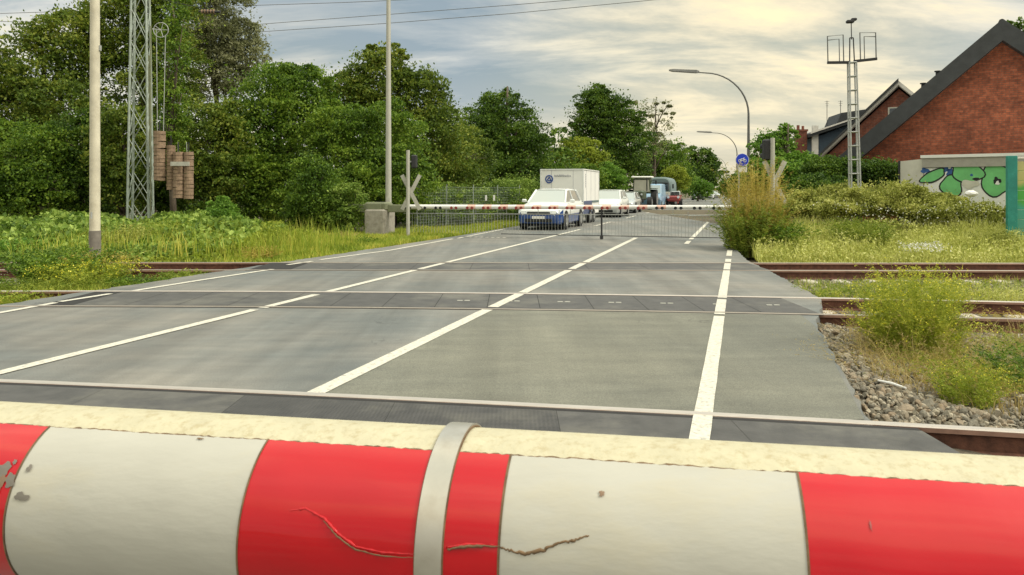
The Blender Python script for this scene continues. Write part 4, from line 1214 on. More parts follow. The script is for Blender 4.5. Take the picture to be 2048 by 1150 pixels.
# ================================================================== HOUSES
def gable_house(label, apex, Zr, rz, sL, sR, pitchL, pitchR, depth, wallm, roofm, vergem, verge_h, over=.5, floor=0):
    t = thing('brick_house', label, 'house', (apex.x, apex.y, 0), rz)
    zl, zr = Zr - sL * math.tan(pitchL), Zr - sR * math.tan(pitchR)
    vh = .35
    mb = MB(); mb.prism([(-sL + .5, -.3), (sR - .5, -.3), (sR - .5, zr + .5 * math.tan(pitchR) - vh), (0, Zr - vh), (-sL + .5, zl + .5 * math.tan(pitchL) - vh)], over, depth)
    mb.build('wall', wallm, t)
    rf = MB(); th = .22
    rf.prism([(-sL, zl), (0, Zr), (0, Zr - th), (-sL, zl - th)], -.004, depth + over)
    rf.prism([(0, Zr), (sR, zr), (sR, zr - th), (0, Zr - th)], -.004, depth + over)
    ro = rf.build('roof', roofm, t)
    for s, ss, zz in ((-1, sL, zl), (1, sR, zr)):
        mb = MB()
        P_ = [(s * ss, zz + .03), (0, Zr + .03), (0, Zr - verge_h), (s * ss, zz - verge_h)]
        mb.prism(P_ if s < 0 else P_[::-1], -.10, -.006)
        mb.build('verge_board', vergem, ro)
        mb = MB()
        P_ = [(s * (ss - .02), zz - th - .01), (0, Zr - th - .01), (0, Zr - verge_h + .02), (s * (ss - .02), zz - verge_h + .02)]
        mb.prism(P_ if s < 0 else P_[::-1], -.005, over - .003)
        mb.build('soffit', vergem, ro)
    return t, ro
Ap = at(2005, 40, 28)
h1, r1 = gable_house('big red brick gable house with dark slate verge, at the right edge', Ap, Ap.z, R(-30), 5.75, 6.5, R(41.7), R(41), 13, M['brick'], M['roofgrey'], M['slate'], .78)
for px, py in ((1855, 100), (1884, 118)):
    s_ = (2005 - px) / 300 * 5.3
    mb = MB(); z_ = Ap.z - s_ * math.tan(R(41.7)); mb.tube([(0, 0, -.05), (0, 0, .28)], .07, 8); mb.disc((0, 0, .30), .12, (0, 0, 1), .04, 10)
    o = mb.build('vent_pipe', M['dark'], r1); o.location = (-s_, 1.2, z_)
mb = MB(); mb.tube([(0, .4, Ap.z + .02), (0, 12.8, Ap.z + .02)], .11, 8); mb.build('ridge', M['roofgrey'], r1)

Ap2 = at(1797, 163, 38)
h2, r2 = gable_house('smaller brick gable house with thin white verge, seen over the big roof', Ap2, Ap2.z, R(-30), 5.2, 4.2, R(44.2), R(44), 9, M['brick2'], M['roofgrey'], M['vergewhite'], .19, .3)
mb = MB(); mb.box((-.1, .28, Ap2.z - 1.55), (.8, .05, .55)); wf = mb.build('window', M['render'], h2)
mb = MB(); mb.box((-.1, .245, Ap2.z - 1.55), (.66, .02, .42)); mb.build('pane', M['glassdark'], wf)
mb = MB(); mb.prism([(-5.3, Ap2.z - 5.15 + .02), (0, Ap2.z + .14), (0, Ap2.z + .0), (-5.3, Ap2.z - 5.15 - .10)], -.25, -.02); mb.build('verge_tile', M['slate'], r2)

# blue slate clad house behind
A = at(1625, 264, 45); B = at(1722, 226, 44)
h3 = thing('slate_clad_house', 'blue grey slate clad house with a brick chimney, behind the white verge', 'house', (A.x, 45, 0), R(-8))
W3 = (B.x - A.x) + .6
mb = MB(); mb.prism([(.3, -.3), (W3, -.3), (W3, B.z - .25), (.3, A.z - .28)], 0, 7); mb.build('wall', M['slateblue'], h3)
mb = MB(); mb.prism([(-.25, A.z - .12), (W3 + .3, B.z + .06), (W3 + .3, B.z - .14), (-.25, A.z - .32)], -.5, 7.4); ro = mb.build('roof', M['slate'], h3)
mb = MB(); mb.prism([(-.25, A.z - .05), (W3 + .3, B.z + .12), (W3 + .3, B.z + .04), (-.25, A.z - .15)], -.56, -.502); mb.build('verge_board', M['vergewhite'], ro)
mb = MB(); mb.prism([(1.35, A.z + .22), (1.75, B.z + .12), (W3 + .1, B.z + .32), (W3 + .1, B.z), (1.35, A.z)], .3, 3.0); mb.build('dormer_roof', M['slate'], ro)
mb = MB(); mb.box((.12, -.1, 3.0), (.34, .2, 5.0)); mb.build('corner_post', M['vergewhite'], h3)
mb = MB(); mb.box((-.55, .6, 4.45), (.62, .6, 1.55)); mb.box((-.55, .6, 5.26), (.72, .7, .12)); mb.box((-.55, .6, 2.4), (.62, .6, 2.6)); ch = mb.build('chimney', M['brick2'], ro)
mb = MB(); mb.tube([(-.7, .6, 5.3), (-.7, .6, 5.6)], .09, 8); mb.tube([(-.42, .6, 5.3), (-.42, .6, 5.55)], .08, 8); mb.build('chimney_pot', M['brick2'], ch)
for px, py0 in ((1657, 200), (1683, 200)):
    p_ = at(px, py0, 45); mb = MB(); xl = (p_.x - A.x); mb.tube([(xl, .5, 5.2), (xl, .5, p_.z)], .018, 5)
    for k in range(3): mb.tube([(xl - .14 + .03 * k, .5, p_.z - .05 - .13 * k), (xl + .14 - .03 * k, .5, p_.z - .05 - .13 * k)], .008, 4)
    mb.build('antenna', M['dark'], ro)

# garage with spray paint
gA = Vector((13.36, 24, 0)); gu = Vector((.8, -.6, 0)); gn = Vector((.6, .8, 0))
gar = thing('garage', 'flat roofed pale garage wall covered with green and blue spray paint', 'garage', gA, math.atan2(-.6, .8))
Wg, Hg = 9.0, 2.66
mb = MB(); mb.box((Wg / 2, 3.0, Hg / 2 - .35), (Wg, 6.0, Hg + .0)); mb.build('wall', M['render'], gar)
mb = MB(); mb.box((Wg / 2, 2.99, Hg - .18), (Wg + .10, 6.10, .30)); fa_ = mb.build('fascia', M['fascia'], gar)
mb = MB(); mb.box((Wg / 2, 2.99, Hg + .02), (Wg + .18, 6.18, .095)); mb.build('roof', M['white'], gar)
mb = MB(); 
mb.add([(-.02, 0, -.3), (-.78, .42, -.3), (-.78, .42, Hg - .1), (-.02, 0, Hg - .05), (-.02, .12, -.3), (-.74, .50, -.3), (-.74, .50, Hg - .1), (-.02, .12, Hg - .05)], [(0, 3, 2, 1), (4, 5, 6, 7), (3, 7, 6, 2), (1, 2, 6, 5), (0, 4, 7, 3)])
mb.build('side_screen', M['render'], gar)
mb = MB(); mb.tube([(-.78, .44, -.3), (-.78, .44, Hg - .08)], .05, 6); mb.build('downpipe', M['dark'], gar)
def gw(px, py):
    """wall coordinates (u, z) of a spot"""
    k_ = (px - 1024) / F
    u = (k_ * gA.y - gA.x) / (gu.x - k_ * gu.y)
    Yw = gA.y + gu.y * u
    return u, 1.6 - (py - 380) / F * Yw
def spray(px, py, rx, ry, mat, layer, seed, n=28, rot=0, wob=.08):
    r_ = random.Random(seed); ph = [r_.uniform(0, 6.28) for _ in range(3)]
    P = []
    for k in range(n):
        a = 2 * math.pi * k / n; q = 1 + wob * math.sin(3 * a + ph[0]) + wob * .6 * math.sin(5 * a + ph[1])
        x_, y_ = rx * q * math.cos(a), ry * q * math.sin(a)
        P.append(gw(px + x_ * math.cos(rot) - y_ * math.sin(rot), py + x_ * math.sin(rot) + y_ * math.cos(rot)))
    mb = MB(); mb.add([(u, -.003 - .003 * layer, z) for u, z in P], [tuple(range(n))]); mb.build('spray_paint', mat, gar)
mb = MB(); u0, z0 = gw(1850, 329); u1, z1 = gw(2060, 325)
mb.add([(.03, -.003, .2), (u1 + .4, -.003, .2), (u1 + .4, -.003, Hg - .34), (.03, -.003, Hg - .34)], [(0, 1, 2, 3)]); mb.build('spray_paint', M['white'], gar)
spray(1850, 341, 9, 5, M['graf_blue'], 1, 1, wob=.2); spray(1862, 345, 9, 3, M['graf_blue'], 1, 2, wob=.2)
spray(1893, 335, 11, 9, M['graf_blue'], 1, 3, wob=.22); spray(1901, 345, 9, 8, M['graf_blue'], 1, 4, wob=.2); spray(1899, 333, 3, 5, M['white'], 2, 14)
for (px, py, rx, ry, rot, sd) in ((1866, 352, 25, 9, -.42, 5), (1903, 372, 20, 21, 0, 6), (1935, 345, 31, 19, .12, 7), (1993, 360, 30, 31, 0, 8), (2048, 352, 18, 22, 0, 9)):
    spray(px, py, rx + 3, ry + 3, M['black'], 2 + (sd % 2) * 2, sd, rot=rot); spray(px, py, rx, ry, M['graf_green'], 3 + (sd % 2) * 2, sd, rot=rot)
spray(1994, 361, 8, 6, M['black'], 6, 21, wob=.25); spray(1995, 366, 4, 4, M['white'], 7, 22, wob=.2); spray(1943, 350, 3, 2.5, M['graf_blue'], 6, 23); spray(1952, 358, 7, 3, M['black'], 6, 24); spray(1940, 368, 18, 8, M['render'], 5.5, 25, wob=.15)

# painted board fence at the right edge
def boardmat():
    m = pbr('sprayed_boards', (.3, .4, .15), .6, 0, var=.12, vscale=4)
    t = m.node_tree; b = t.nodes['Principled BSDF']
    tcn = t.nodes.new('ShaderNodeTexCoord'); sp = t.nodes.new('ShaderNodeSeparateXYZ'); t.links.new(tcn.outputs['Object'], sp.inputs[0])
    no = t.nodes.new('ShaderNodeTexNoise'); no.inputs['Scale'].default_value = 1.8; t.links.new(tcn.outputs['Object'], no.inputs['Vector'])
    ad = t.nodes.new('ShaderNodeMath'); ad.operation = 'MULTIPLY_ADD'; t.links.new(no.outputs[0], ad.inputs[0]); ad.inputs[1].default_value = .5; t.links.new(sp.outputs['Z'], ad.inputs[2])
    mr = t.nodes.new('ShaderNodeMapRange'); t.links.new(ad.outputs[0], mr.inputs[0]); mr.inputs[1].default_value = .6; mr.inputs[2].default_value = 2.7
    rp = t.nodes.new('ShaderNodeValToRGB'); t.links.new(mr.outputs[0], rp.inputs[0])
    e = rp.color_ramp.elements; e[0].position = .1; e[0].color = (.10, .33, .24, 1); e[1].position = .95; e[1].color = (.55, .50, .22, 1)
    for p_, c in ((.38, (.06, .36, .25, 1)), (.45, (.08, .38, .06, 1)), (.62, (.09, .40, .07, 1)), (.70, (.50, .48, .16, 1))):
        x_ = e.new(p_); x_.color = c
    t.links.new(rp.outputs[0], b.inputs['Base Color'])
    return m
M['boards'] = boardmat()
fp = at(2023, 380, 20)
ff = thing('board_fence', 'sprayed green and yellow board fence behind a turquoise post', 'fence', (fp.x, fp.y, 0), R(-12))
mb = MB(); mb.bbox((0, 0, 1.15), (.24, .14, 2.75), .01); mb.build('post', M['teal'], ff)
for i in range(9):
    mb = MB(); mb.bbox((.12 + 1.0, .05, .15 + i * .262), (2.0, .04, .255), .008); mb.build('board', M['boards'], ff)
mb = MB(); mb.bbox((1.12, .05, 2.47), (2.05, .10, .06), .01); mb.build('cap_rail', M['vergewhite'], ff)

# ================================================================== VEHICLES
def wheel(parent, x, y, r=.34, w=.22):
    mb = MB(); mb.tube([(x - w / 2, y, r), (x + w / 2, y, r)], r, 20); wl = mb.build('wheel', M['tyre'], parent, smooth='auto')
    s = 1 if x > 0 else -1
    mb = MB(); mb.disc((x + s * (w / 2 + .004), y, r), r * .66, (1, 0, 0), .02, 14)
    mb.build('rim', M['rim'], wl)
    mb = MB()
    for k in range(5):
        a = k * 1.2566; mb.box((x + s * (w / 2 + .016), y + .5 * r * .6 * math.sin(a), r + .5 * r * .6 * math.cos(a)), (.01, .035, r * .5), rx=-a)
    mb.build('spokes', M['carsilver'], wl)
    return wl
def car(name, label, cat, X, Y, Lc, W, H, up, low, split=.0, group='cars queueing before the crossing', rz=None, estate=.43, glass=None, roofh=None):
    t = thing(name, label, cat, (X, Y, .0), -RY if rz is None else rz, group)
    h = W / 2; k = H / 1.5
    st = [(-.500, .74, .34, .58), (-.492, .86, .26, .70), (-.465, .94, .22, .78), (-.40, .985, .20, .87), (-.30, 1, .19, .93), (-.22, 1, .19, .99), (-.1, 1, .19, 1.0), (.2, 1, .19, 1.02), (.38, .99, .2, 1.02), (.46, .96, .24, 1.0), (.49, .9, .3, .93), (.5, .8, .36, .84)]
    rings = []
    for y, wf, zb, zt in st:
        zb, zt = zb * k, zt * k
        hw = h * wf; zm = zb + (zt - zb) * .45
        half = [(hw * .90, zb), (hw * .985, zb + .08), (hw, zm), (hw * .985, zt - .14), (hw * .95, zt - .05), (hw * .86, zt), (hw * .4, zt + .018)]
        rings.append([(x, y * Lc, z) for x, z in half] + [(-x, y * Lc, z) for x, z in half[::-1]])
    mb = MB(); mb.loft(rings)
    mb.mi = [0] * len(mb.f)
    if split:
        for i, f in enumerate(mb.f):
            if sum(mb.v[j][2] for j in f) / len(f) < split: mb.mi[i] = 1
    mb.build('body', [up, low], t, smooth='auto')
    # cabin: rounded loft
    gl = glass or M['glass']
    belt = .985 * k
    y0, y1, y2, y3 = -.235 * Lc, -.06 * Lc, (estate - .10) * Lc, estate * Lc
    hb, ht = h * .90, h * .70
    sec = []
    for y, z, hw in ((y0, belt, hb * .93), (y0 + (y1 - y0) * .97, H - .045, ht * .98), (y1 + .35, H, ht), (y2 - .3, H - .005, ht), (y2, H - .05, ht * .97), (y3, belt + .02, hb * .93)):
        sec.append((y, z, hw))
    # roof skin
    mb = MB(); rr = []
    for y, z, hw in sec[1:5]:
        rr.append([(-hw - .015, y, z - .07), (-hw * .93, y, z - .01), (-hw * .5, y, z + .012), (hw * .5, y, z + .012), (hw * .93, y, z - .01), (hw + .015, y, z - .07)])
    mb.loft(rr); mb.build('roof', up, t, smooth='auto')
    # pillars
    mb = MB()
    for s in (-1, 1):
        mb.tube([(s * hb * .95, y0 + .02, belt - .02), (s * (ht + .0), y1, H - .06)], .042, 6)
        mb.tube([(s * hb * .97, .08 * Lc, belt - .02), (s * (ht + .0), .06 * Lc, H - .06)], .035, 6)
        mb.tube([(s * hb * .95, y3 - .02, belt - .02), (s * (ht - .01), y2, H - .07)], .06, 6)
    mb.build('pillar', up, t, smooth='auto')
    mb = MB(); mb.add([(-hb * .93, y0, belt - .01), (hb * .93, y0, belt - .01), (ht * .97, y1, H - .06), (-ht * .97, y1, H - .06)], [(0, 1, 2, 3)]); mb.build('windscreen', gl, t)
    mb = MB(); mb.add([(-hb * .93, y3, belt), (hb * .93, y3, belt), (ht * .95, y2, H - .06), (-ht * .95, y2, H - .06)], [(1, 0, 3, 2)]); mb.build('rear_window', M['glassdark'], t)
    for s in (-1, 1):
        mb = MB(); mb.add([(s * hb * .955, y0 + .05, belt - .02), (s * hb * .965, y3 - .05, belt - .02), (s * ht, y2, H - .07), (s * ht, y1, H - .07)], [(0, 1, 2, 3)]); mb.build('side_window', M['glassdark'], t)
    # face
    f = -.5 * Lc
    mb = MB(); mb.bbox((0, f + .03, .60 * k), (W * .52, .09, .13 * k), .03); gr = mb.build('grille', M['black'], t)
    mb = MB(); mb.bbox((0, f + .04, .36 * k), (W * .62, .10, .15 * k), .03); mb.build('air_intake', M['black'], t)
    for s in (-1, 1):
        mb = MB(); mb.loft([[(s * W * .28, f + .00, .58 * k), (s * W * .28, f + .02, .68 * k), (s * W * .28, f + .12, .68 * k), (s * W * .28, f + .12, .58 * k)],
                            [(s * W * .455, f + .07, .60 * k), (s * W * .455, f + .10, .73 * k), (s * W * .455, f + .24, .73 * k), (s * W * .455, f + .24, .60 * k)]])
        mb.build('headlight', M['headlamp'], t)
        mb = MB(); mb.bbox((s * (h + .10), y0 + .30, belt + .06), (.20, .12, .14), .03); mb.build('mirror', up, t)
    mb = MB(); mb.box((0, f - .025, .46 * k), (.52, .02, .11)); mb.build('number_plate', M['white'], t)
    for y in (-.31 * Lc, .29 * Lc):
        for s in (-1, 1):
            mb = MB(); mb.disc((s * (h - .002), y, .37), .405, (1, 0, 0), .02, 22); mb.build('wheel_arch_shade', M['black'], t)  # flat black disc painted in for the shaded hollow around the wheel
            wheel(t, s * (h - .09), y, .35 * k ** .5)
    mb = MB(); mb.box((0, 0, .17), (W * .8, Lc * .9, .06)); mb.build('underbody', M['black'], t)
    return t
cy = 29.4
c1 = Vector((1.05, cy, 0)) + DIR * 2.35
car('parked_car', 'white over blue company car first in the queue at the barrier', 'car', c1.x, c1.y, 4.7, 1.86, 1.66, M['carwhite'], M['carblue'], .66)
# blue livery on its bonnet sides is the lower colour; a box trailer follows it
tc_ = Vector((1.98, 35.2, 0)) + DIR * 2.0 + PER * .40
tr = thing('box_trailer', 'white box trailer with a round blue emblem behind the blue car', 'box trailer', (tc_.x, tc_.y, 0), -RY)
mb = MB(); mb.bbox((0, 0, 1.49), (2.05, 4.0, 2.14), .03); bx_ = mb.build('box_body', M['boxwhite'], tr)
mb = MB()
for s in (-1, 1):
    mb.box((s * 1.03, -2.0, 1.6), (.05, .05, 1.98)); mb.box((s * 1.03, 2.0, 1.6), (.05, .05, 1.98))
mb.box((0, -2.0, 2.575), (2.10, .06, .05)); mb.box((1.03, 0, 2.575), (.05, 4.0, .05)); mb.build('edge_trim', M['carwhite'], tr)
mb = MB(); mb.box((0, -2.012, .77), (2.0, .02, .62)); mb.box((1.035, -.9, .77), (.02, 2.0, .62)); mb.build('blue_panel', M['carblue'], tr)
mb = MB(); mb.box((1.037, 1.05, 1.03), (.02, 1.7, .10)); mb.build('blue_panel', M['tealgrey'], tr)
mb = MB(); pts = [(-.62 + .17 * math.cos(a), -2.018, 2.12 + .17 * math.sin(a)) for a in [2 * math.pi * q / 20 for q in range(21)]]; mb.tube(pts, .030, 5)
mb.box((-.66, -2.015, 2.14), (.05, .02, .20), ry=R(35)); mb.box((-.56, -2.015, 2.12), (.05, .02, .22), ry=R(-25)); mb.box((-.60, -2.015, 2.05), (.17, .02, .05)); mb.box((-.70, -2.015, 1.97), (.10, .02, .05), ry=R(40))
mb.build('emblem', M['logoblue'], tr)
mb = MB(); rg = random.Random(5)
for q in range(14):
    h_ = rg.choice([.055, .055, .085]); mb.box((-.34 + q * .058, -2.015, 2.24 + h_ / 2), (.032, .012, h_))
    if q % 2: mb.box((-.34 + q * .058, -2.015, 2.24), (.050, .012, .016))
mb.build('lettering', M['textgrey'], tr)
mb = MB()
for q in range(8): mb.box((1.035, -1.45, 1.75 + q * .085), (.012, .07, .055))
mb.build('lettering', M['textgrey'], tr)
mb = MB(); mb.box((0, 0, .50), (1.7, 3.8, .14)); mb.tube([(0, -2.0, .45), (0, -3.3, .42)], .04, 8); mb.build('chassis', M['dark'], tr)
mb = MB()
for q in (-1.2, -.1, 1.0): mb.box((1.028, q, 1.75), (.008, .02, 1.6))
for q in (-.5, .55): mb.box((q, -2.004, 1.85), (.012, .008, 1.35))
mb.build('panel_joint', M['textgrey'], tr)
for y in (-.45, .45):
    for s in (-1, 1): wheel(tr, s * .98, y, .32, .2)
for s in (-1, 1):
    mb = MB(); mb.bbox((s * 1.0, 0, .72), (.26, 1.85, .05), .01); mb.build('mudguard', M['black'], tr)
q = Vector((rd(-4.9, 43.0), 43.0, 0)) + DIR * 2.2
car('parked_car', 'white people carrier directly behind the box trailer', 'car', q.x + .05, q.y, 4.5, 1.84, 1.62, M['carwhite'], M['carsilver'], .55, glass=M['glass'])
q = Vector((rd(-4.9, 51.0), 51.0, 0)) + DIR * 2.2
car('parked_car', 'pale silver car between the white people carrier and the tractor', 'car', q.x - .2, q.y, 4.4, 1.8, 1.48, M['carsilver'], M['carsilver'], .0)

# tractor
q = Vector((rd(-5.0, 60.5), 60.5, 0)) + DIR * 2.0
tk = thing('tractor', 'dark tractor with a pale cab roof waiting in the queue', 'tractor', (q.x - .2, q.y, 0), -RY)
mb = MB(); mb.bbox((0, -1.1, 1.15), (.85, 1.9, .80), .12); mb.build('bonnet', M['tractor'], tk)
mb = MB(); mb.bbox((0, .6, 1.95), (1.45, 1.35, 1.25), .06); cb = mb.build('cab', M['tractor'], tk)
mb = MB(); mb.add([(-.66, -.09, 1.45), (.66, -.09, 1.45), (.60, -.09, 2.45), (-.60, -.09, 2.45)], [(0, 1, 2, 3)]); mb.build('windscreen', M['render'], cb)
mb = MB(); mb.add([(.74, 0, 1.5), (.74, 1.2, 1.5), (.74, 1.2, 2.4), (.74, 0, 2.4)], [(0, 1, 2, 3)]); mb.build('side_window', M['glassdark'], cb)
mb = MB(); mb.bbox((0, .55, 2.68), (1.75, 1.6, .16), .06); mb.build('cab_roof', M['boxwhite'], tk)
for s in (-1, 1):
    wheel(tk, s * .95, .9, .82, .48); wheel(tk, s * .85, -1.5, .52, .36)
    mb = MB(); mb.bbox((s * .95, .85, 1.72), (.5, 1.3, .07), .02); mb.build('mudguard', M['tractor'], tk)
    mb = MB(); mb.tube([(s * .8, -.1, 2.4), (s * 1.15, -.15, 2.4)], .02, 6); mb.bbox((s * 1.2, -.15, 2.25), (.12, .06, .34), .02); mb.build('mirror', M['black'], tk)
    mb = MB(); mb.disc((s * .25, -2.07, 1.25), .09, (0, 1, 0), .04, 12); mb.build('headlight', M['headlamp'], tk)
mb = MB(); mb.tube([(.5, -.6, 1.5), (.5, -.6, 2.6)], .05, 8); mb.build('exhaust', M['dark'], tk)
mb = MB(); mb.bbox((0, -2.1, .75), (.8, .5, .35), .04); mb.build('front_weight', M['dark'], tk)
# towed tank behind the tractor
q = Vector((rd(-4.9, 70), 70, 0)) + DIR * 3.2
tn = thing('truck', 'grey green truck with a rounded roof behind the pale blue van', 'truck', (q.x + .35, q.y, 0), -RY)
mb = MB(); rr = []
for y, r_ in ((-3.0, .90), (-2.9, 1.0), (-2.4, 1.06), (2.7, 1.06), (2.9, .98)):
    rr.append([(r_ * 1.05 * math.copysign(abs(math.cos(a)) ** .45, math.cos(a)), y, 1.78 + r_ * (math.copysign(abs(math.sin(a)) ** (.75 if math.sin(a) > 0 else .35), math.sin(a)))) for a in [2 * math.pi * (k + .5) / 24 for k in range(24)]])
mb.loft(rr); mb.build('covered_body', M['tealgrey'], tn, smooth='auto')
mb = MB(); mb.bbox((0, -3.0, 1.95), (1.75, .10, .75), .04); mb.build('windscreen', M['glassdark'], tn)
mb = MB(); mb.bbox((0, -3.02, 1.15), (1.9, .12, .55), .04); mb.build('front_panel', M['render'], tn)
for s in (-1, 1):
    mb = MB(); mb.disc((s * .75, -3.1, 1.1), .12, (0, 1, 0), .05, 12); mb.build('headlight', M['headlamp'], tn)
    mb = MB(); mb.bbox((s * 1.25, -2.95, 1.95), (.14, .08, .42), .02); mb.build('mirror', M['black'], tn)
mb = MB(); mb.box((0, 0, .85), (1.5, 5.8, .2)); mb.build('chassis', M['dark'], tn)
for y in (-.4, 1.2):
    for s in (-1, 1): wheel(tn, s * 1.05, y, .6, .4)
# small van
q = Vector((rd(-5.6, 66.5), 66.5, 0))
vn = thing('delivery_van', 'pale blue van squeezed between the tractor and the red machine', 'van', (q.x + 1.0, q.y + .2, 0), -RY)
rr = []
for y, zt in ((-2.4, .95), (-2.2, 1.15), (-1.5, 1.30), (-.9, 2.05), (-.6, 2.15), (2.4, 2.15), (2.5, 2.0)):
    rr.append([(-.82, y, .3), (-.84, y, min(1.0, zt * .7)), (-.74, y, zt - .05), (-.66, y, zt), (.66, y, zt), (.74, y, zt - .05), (.84, y, min(1.0, zt * .7)), (.82, y, .3)])
mb = MB(); mb.loft(rr); mb.build('body', M['vanblue'], vn, smooth='auto')
mb = MB(); mb.add([(-.72, -1.56, 1.33), (.72, -1.56, 1.33), (.66, -.97, 2.02), (-.66, -.97, 2.02)], [(0, 1, 2, 3)]); mb.build('windscreen', M['glass'], vn)
for s in (-1, 1):
    wheel(vn, s * .76, -1.6, .33); wheel(vn, s * .76, 1.5, .33)
    mb = MB(); mb.bbox((s * .6, -2.36, .82), (.26, .12, .16), .03); mb.build('headlight', M['headlamp'], vn)
# red machine
q = Vector((rd(-3.6, 74), 74, 0))
rm = thing('farm_machine', 'red farm machine in front of the grey green truck', 'farm machine', (q.x - 1.05, q.y - 5.2, 0), -RY)
mb = MB(); mb.bbox((0, 0, .80), (1.2, 1.6, .55), .12); mb.build('body', M['carred'], rm)
mb = MB(); mb.bbox((.1, .35, 1.28), (.9, .7, .42), .08); cb = mb.build('cab', M['carsilver'], rm)
mb = MB(); mb.add([(-.30, -.02, 1.12), (.50, -.02, 1.12), (.46, -.02, 1.44), (-.26, -.02, 1.44)], [(0, 1, 2, 3)]); mb.build('windscreen', M['glassdark'], cb)
for s in (-1, 1):
    wheel(rm, s * .65, 0, .40, .26)
    mb = MB(); mb.disc((s * .45, -.82, .95), .12, (0, 1, 0), .05, 10); mb.build('headlight', M['headlamp'], rm)
q = Vector((rd(-4.7, 76), 76, 0)) + DIR * 2
car('parked_car', 'dull red car beside the red farm machine, half hidden', 'car', q.x + .6, q.y, 4.3, 1.78, 1.45, M['carred'], M['carred'], 0)
for i, (px, Y, mt, lab) in enumerate(((1396, 118, 'cargreydark', 'dark grey car far down the road, left of two white ones'), (1418, 130, 'carwhite', 'tiny white car far down the road, nearer of two'), (1431, 142, 'carsilver', 'tiny silver car farthest down the road at the vanishing point'))):
    car('parked_car', lab, 'car', (px - 1024) / F * Y, Y, 4.3, 1.8, 1.48, M[mt], M[mt], 0)

# ================================================================== VEGETATION
def bl(px, py, Y, rx, rz_, ry=None):
    """an ellipsoid lobe centred where the photograph shows it; rx, rz_ in photo pixels"""
    p_ = at(px, py, Y); s = Y / F
    return (p_.x, p_.y, p_.z, rx * s, (ry if ry else rx * .8) * s, rz_ * s)
def gb(px, Y): return ((px - 1024) / F * Y, Y, -.15)
G = 'trees and bushes on the left of the road'
tree('broadleaf_tree', 'big dark green tree at the far left corner behind the beige pole', 'tree', [bl(85, 150, 36, 95, 95), bl(30, 250, 36, 90, 90), bl(150, 90, 36.5, 85, 75), bl(120, 240, 35, 90, 90), bl(-40, 180, 36, 80, 90)], 30000, .20, M['lf_olive'], 11, gb(90, 36.5), .28, G, .17)
tree('broadleaf_tree', 'tall olive tree whose top leaves the photo above the lattice mast', 'tree', [bl(240, 60, 38, 95, 90), bl(320, 10, 38, 100, 90), bl(250, 170, 37.5, 90, 80), bl(300, -70, 39, 100, 90), bl(340, 150, 38, 70, 100)], 32000, .19, M['lf_olive'], 12, gb(300, 38.5), .3, G, .17)
tree('willow_tree', 'loose grey green willow with sky showing through its crown', 'tree', [bl(405, 60, 43, 60, 85), bl(430, 90, 42.5, 55, 60), bl(450, 20, 43, 50, 60), bl(480, 95, 43, 52, 60), bl(430, 150, 43, 70, 70), bl(500, 120, 43, 40, 45), bl(390, -40, 43, 70, 60)], 26000, .22, M['lf_grey'], 13, gb(430, 43), .16, G, .2, .35, 30, 8, aspect=.4)
tree('climbing_ivy', 'bright green column of ivy climbing right of the lattice mast', 'ivy', [bl(348, 130, 29.5, 24, 130), bl(355, 30, 29.5, 22, 80), bl(345, 230, 29.5, 28, 60), bl(352, 300, 29.5, 26, 60)], 6000, .14, M['lf_mid'], 14, gb(350, 29.6), .12, G, .25)
row = [(-20, 330, 32, 85, 90, 'lf_mid', 'mid green bush at the left photo edge above the ivy bank'), (75, 340, 31.5, 80, 95, 'lf_mid', 'rounded bush left of the beige pole'),
       (165, 320, 32.5, 75, 100, 'lf_dark', 'dark bush partly hidden by the beige pole'), (245, 310, 31.5, 65, 100, 'lf_olive', 'brownish green bush between beige pole and lattice mast'),
       (330, 320, 33, 60, 95, 'lf_dark', 'dark bush behind the rusty tension weights'), (420, 300, 31.5, 75, 105, 'lf_olive', 'olive bush right of the rusty tension weights')]
for i, (px, py, Y, rx, rz_, mt, lab) in enumerate(row):
    tree('bush', lab, 'bush', [bl(px, py, Y, rx, rz_), bl(px - rx * .45, py + 40, Y - .6, rx * .6, rz_ * .6), bl(px + rx * .4, py - rz_ * .5, Y + .4, rx * .6, rz_ * .55), bl(px + rx * .2, py + 60, Y - .8, rx * .7, 60)], 14000, .16, M[mt], 30 + i, gb(px, Y), .12, G, .2)
tree('broadleaf_tree', 'dense dark tree with yellowish top left of the slim grey pole', 'tree', [bl(560, 215, 34, 100, 88), bl(520, 290, 33, 85, 90), bl(610, 190, 34.5, 75, 60), bl(560, 380, 32.5, 90, 75), bl(500, 370, 32, 60, 70)], 34000, .17, M['lf_mid'], 41, gb(555, 34), .24, G, .17)
tree('broadleaf_tree', 'tallest dark tree directly behind the slim grey pole', 'tree', [bl(760, 170, 36, 75, 70), bl(700, 210, 36, 75, 65), bl(830, 210, 36.5, 72, 75), bl(780, 120, 36, 42, 34), bl(880, 230, 37, 36, 60), bl(860, 300, 36, 80, 90), bl(745, 112, 36, 22, 22)], 34000, .18, M['lf_olive'], 42, gb(780, 36.5), .26, G, .15)
tree('broadleaf_tree', 'lighter green spreading tree in front, left of the crossbuck', 'tree', [bl(700, 300, 31.5, 75, 85), bl(770, 290, 32, 80, 90), bl(660, 260, 32, 60, 60), bl(800, 360, 31, 75, 70), bl(730, 390, 30.5, 80, 65)], 32000, .145, M['lf_mid'], 43, gb(740, 32), .18, G, .17)
tree('bush', 'olive bush behind the right arm of the left crossbuck', 'bush', [bl(890, 350, 38, 80, 75), bl(930, 320, 40, 60, 75), bl(860, 400, 36, 60, 50)], 18000, .16, M['lf_olive'], 44, gb(890, 38), .16, G, .18)
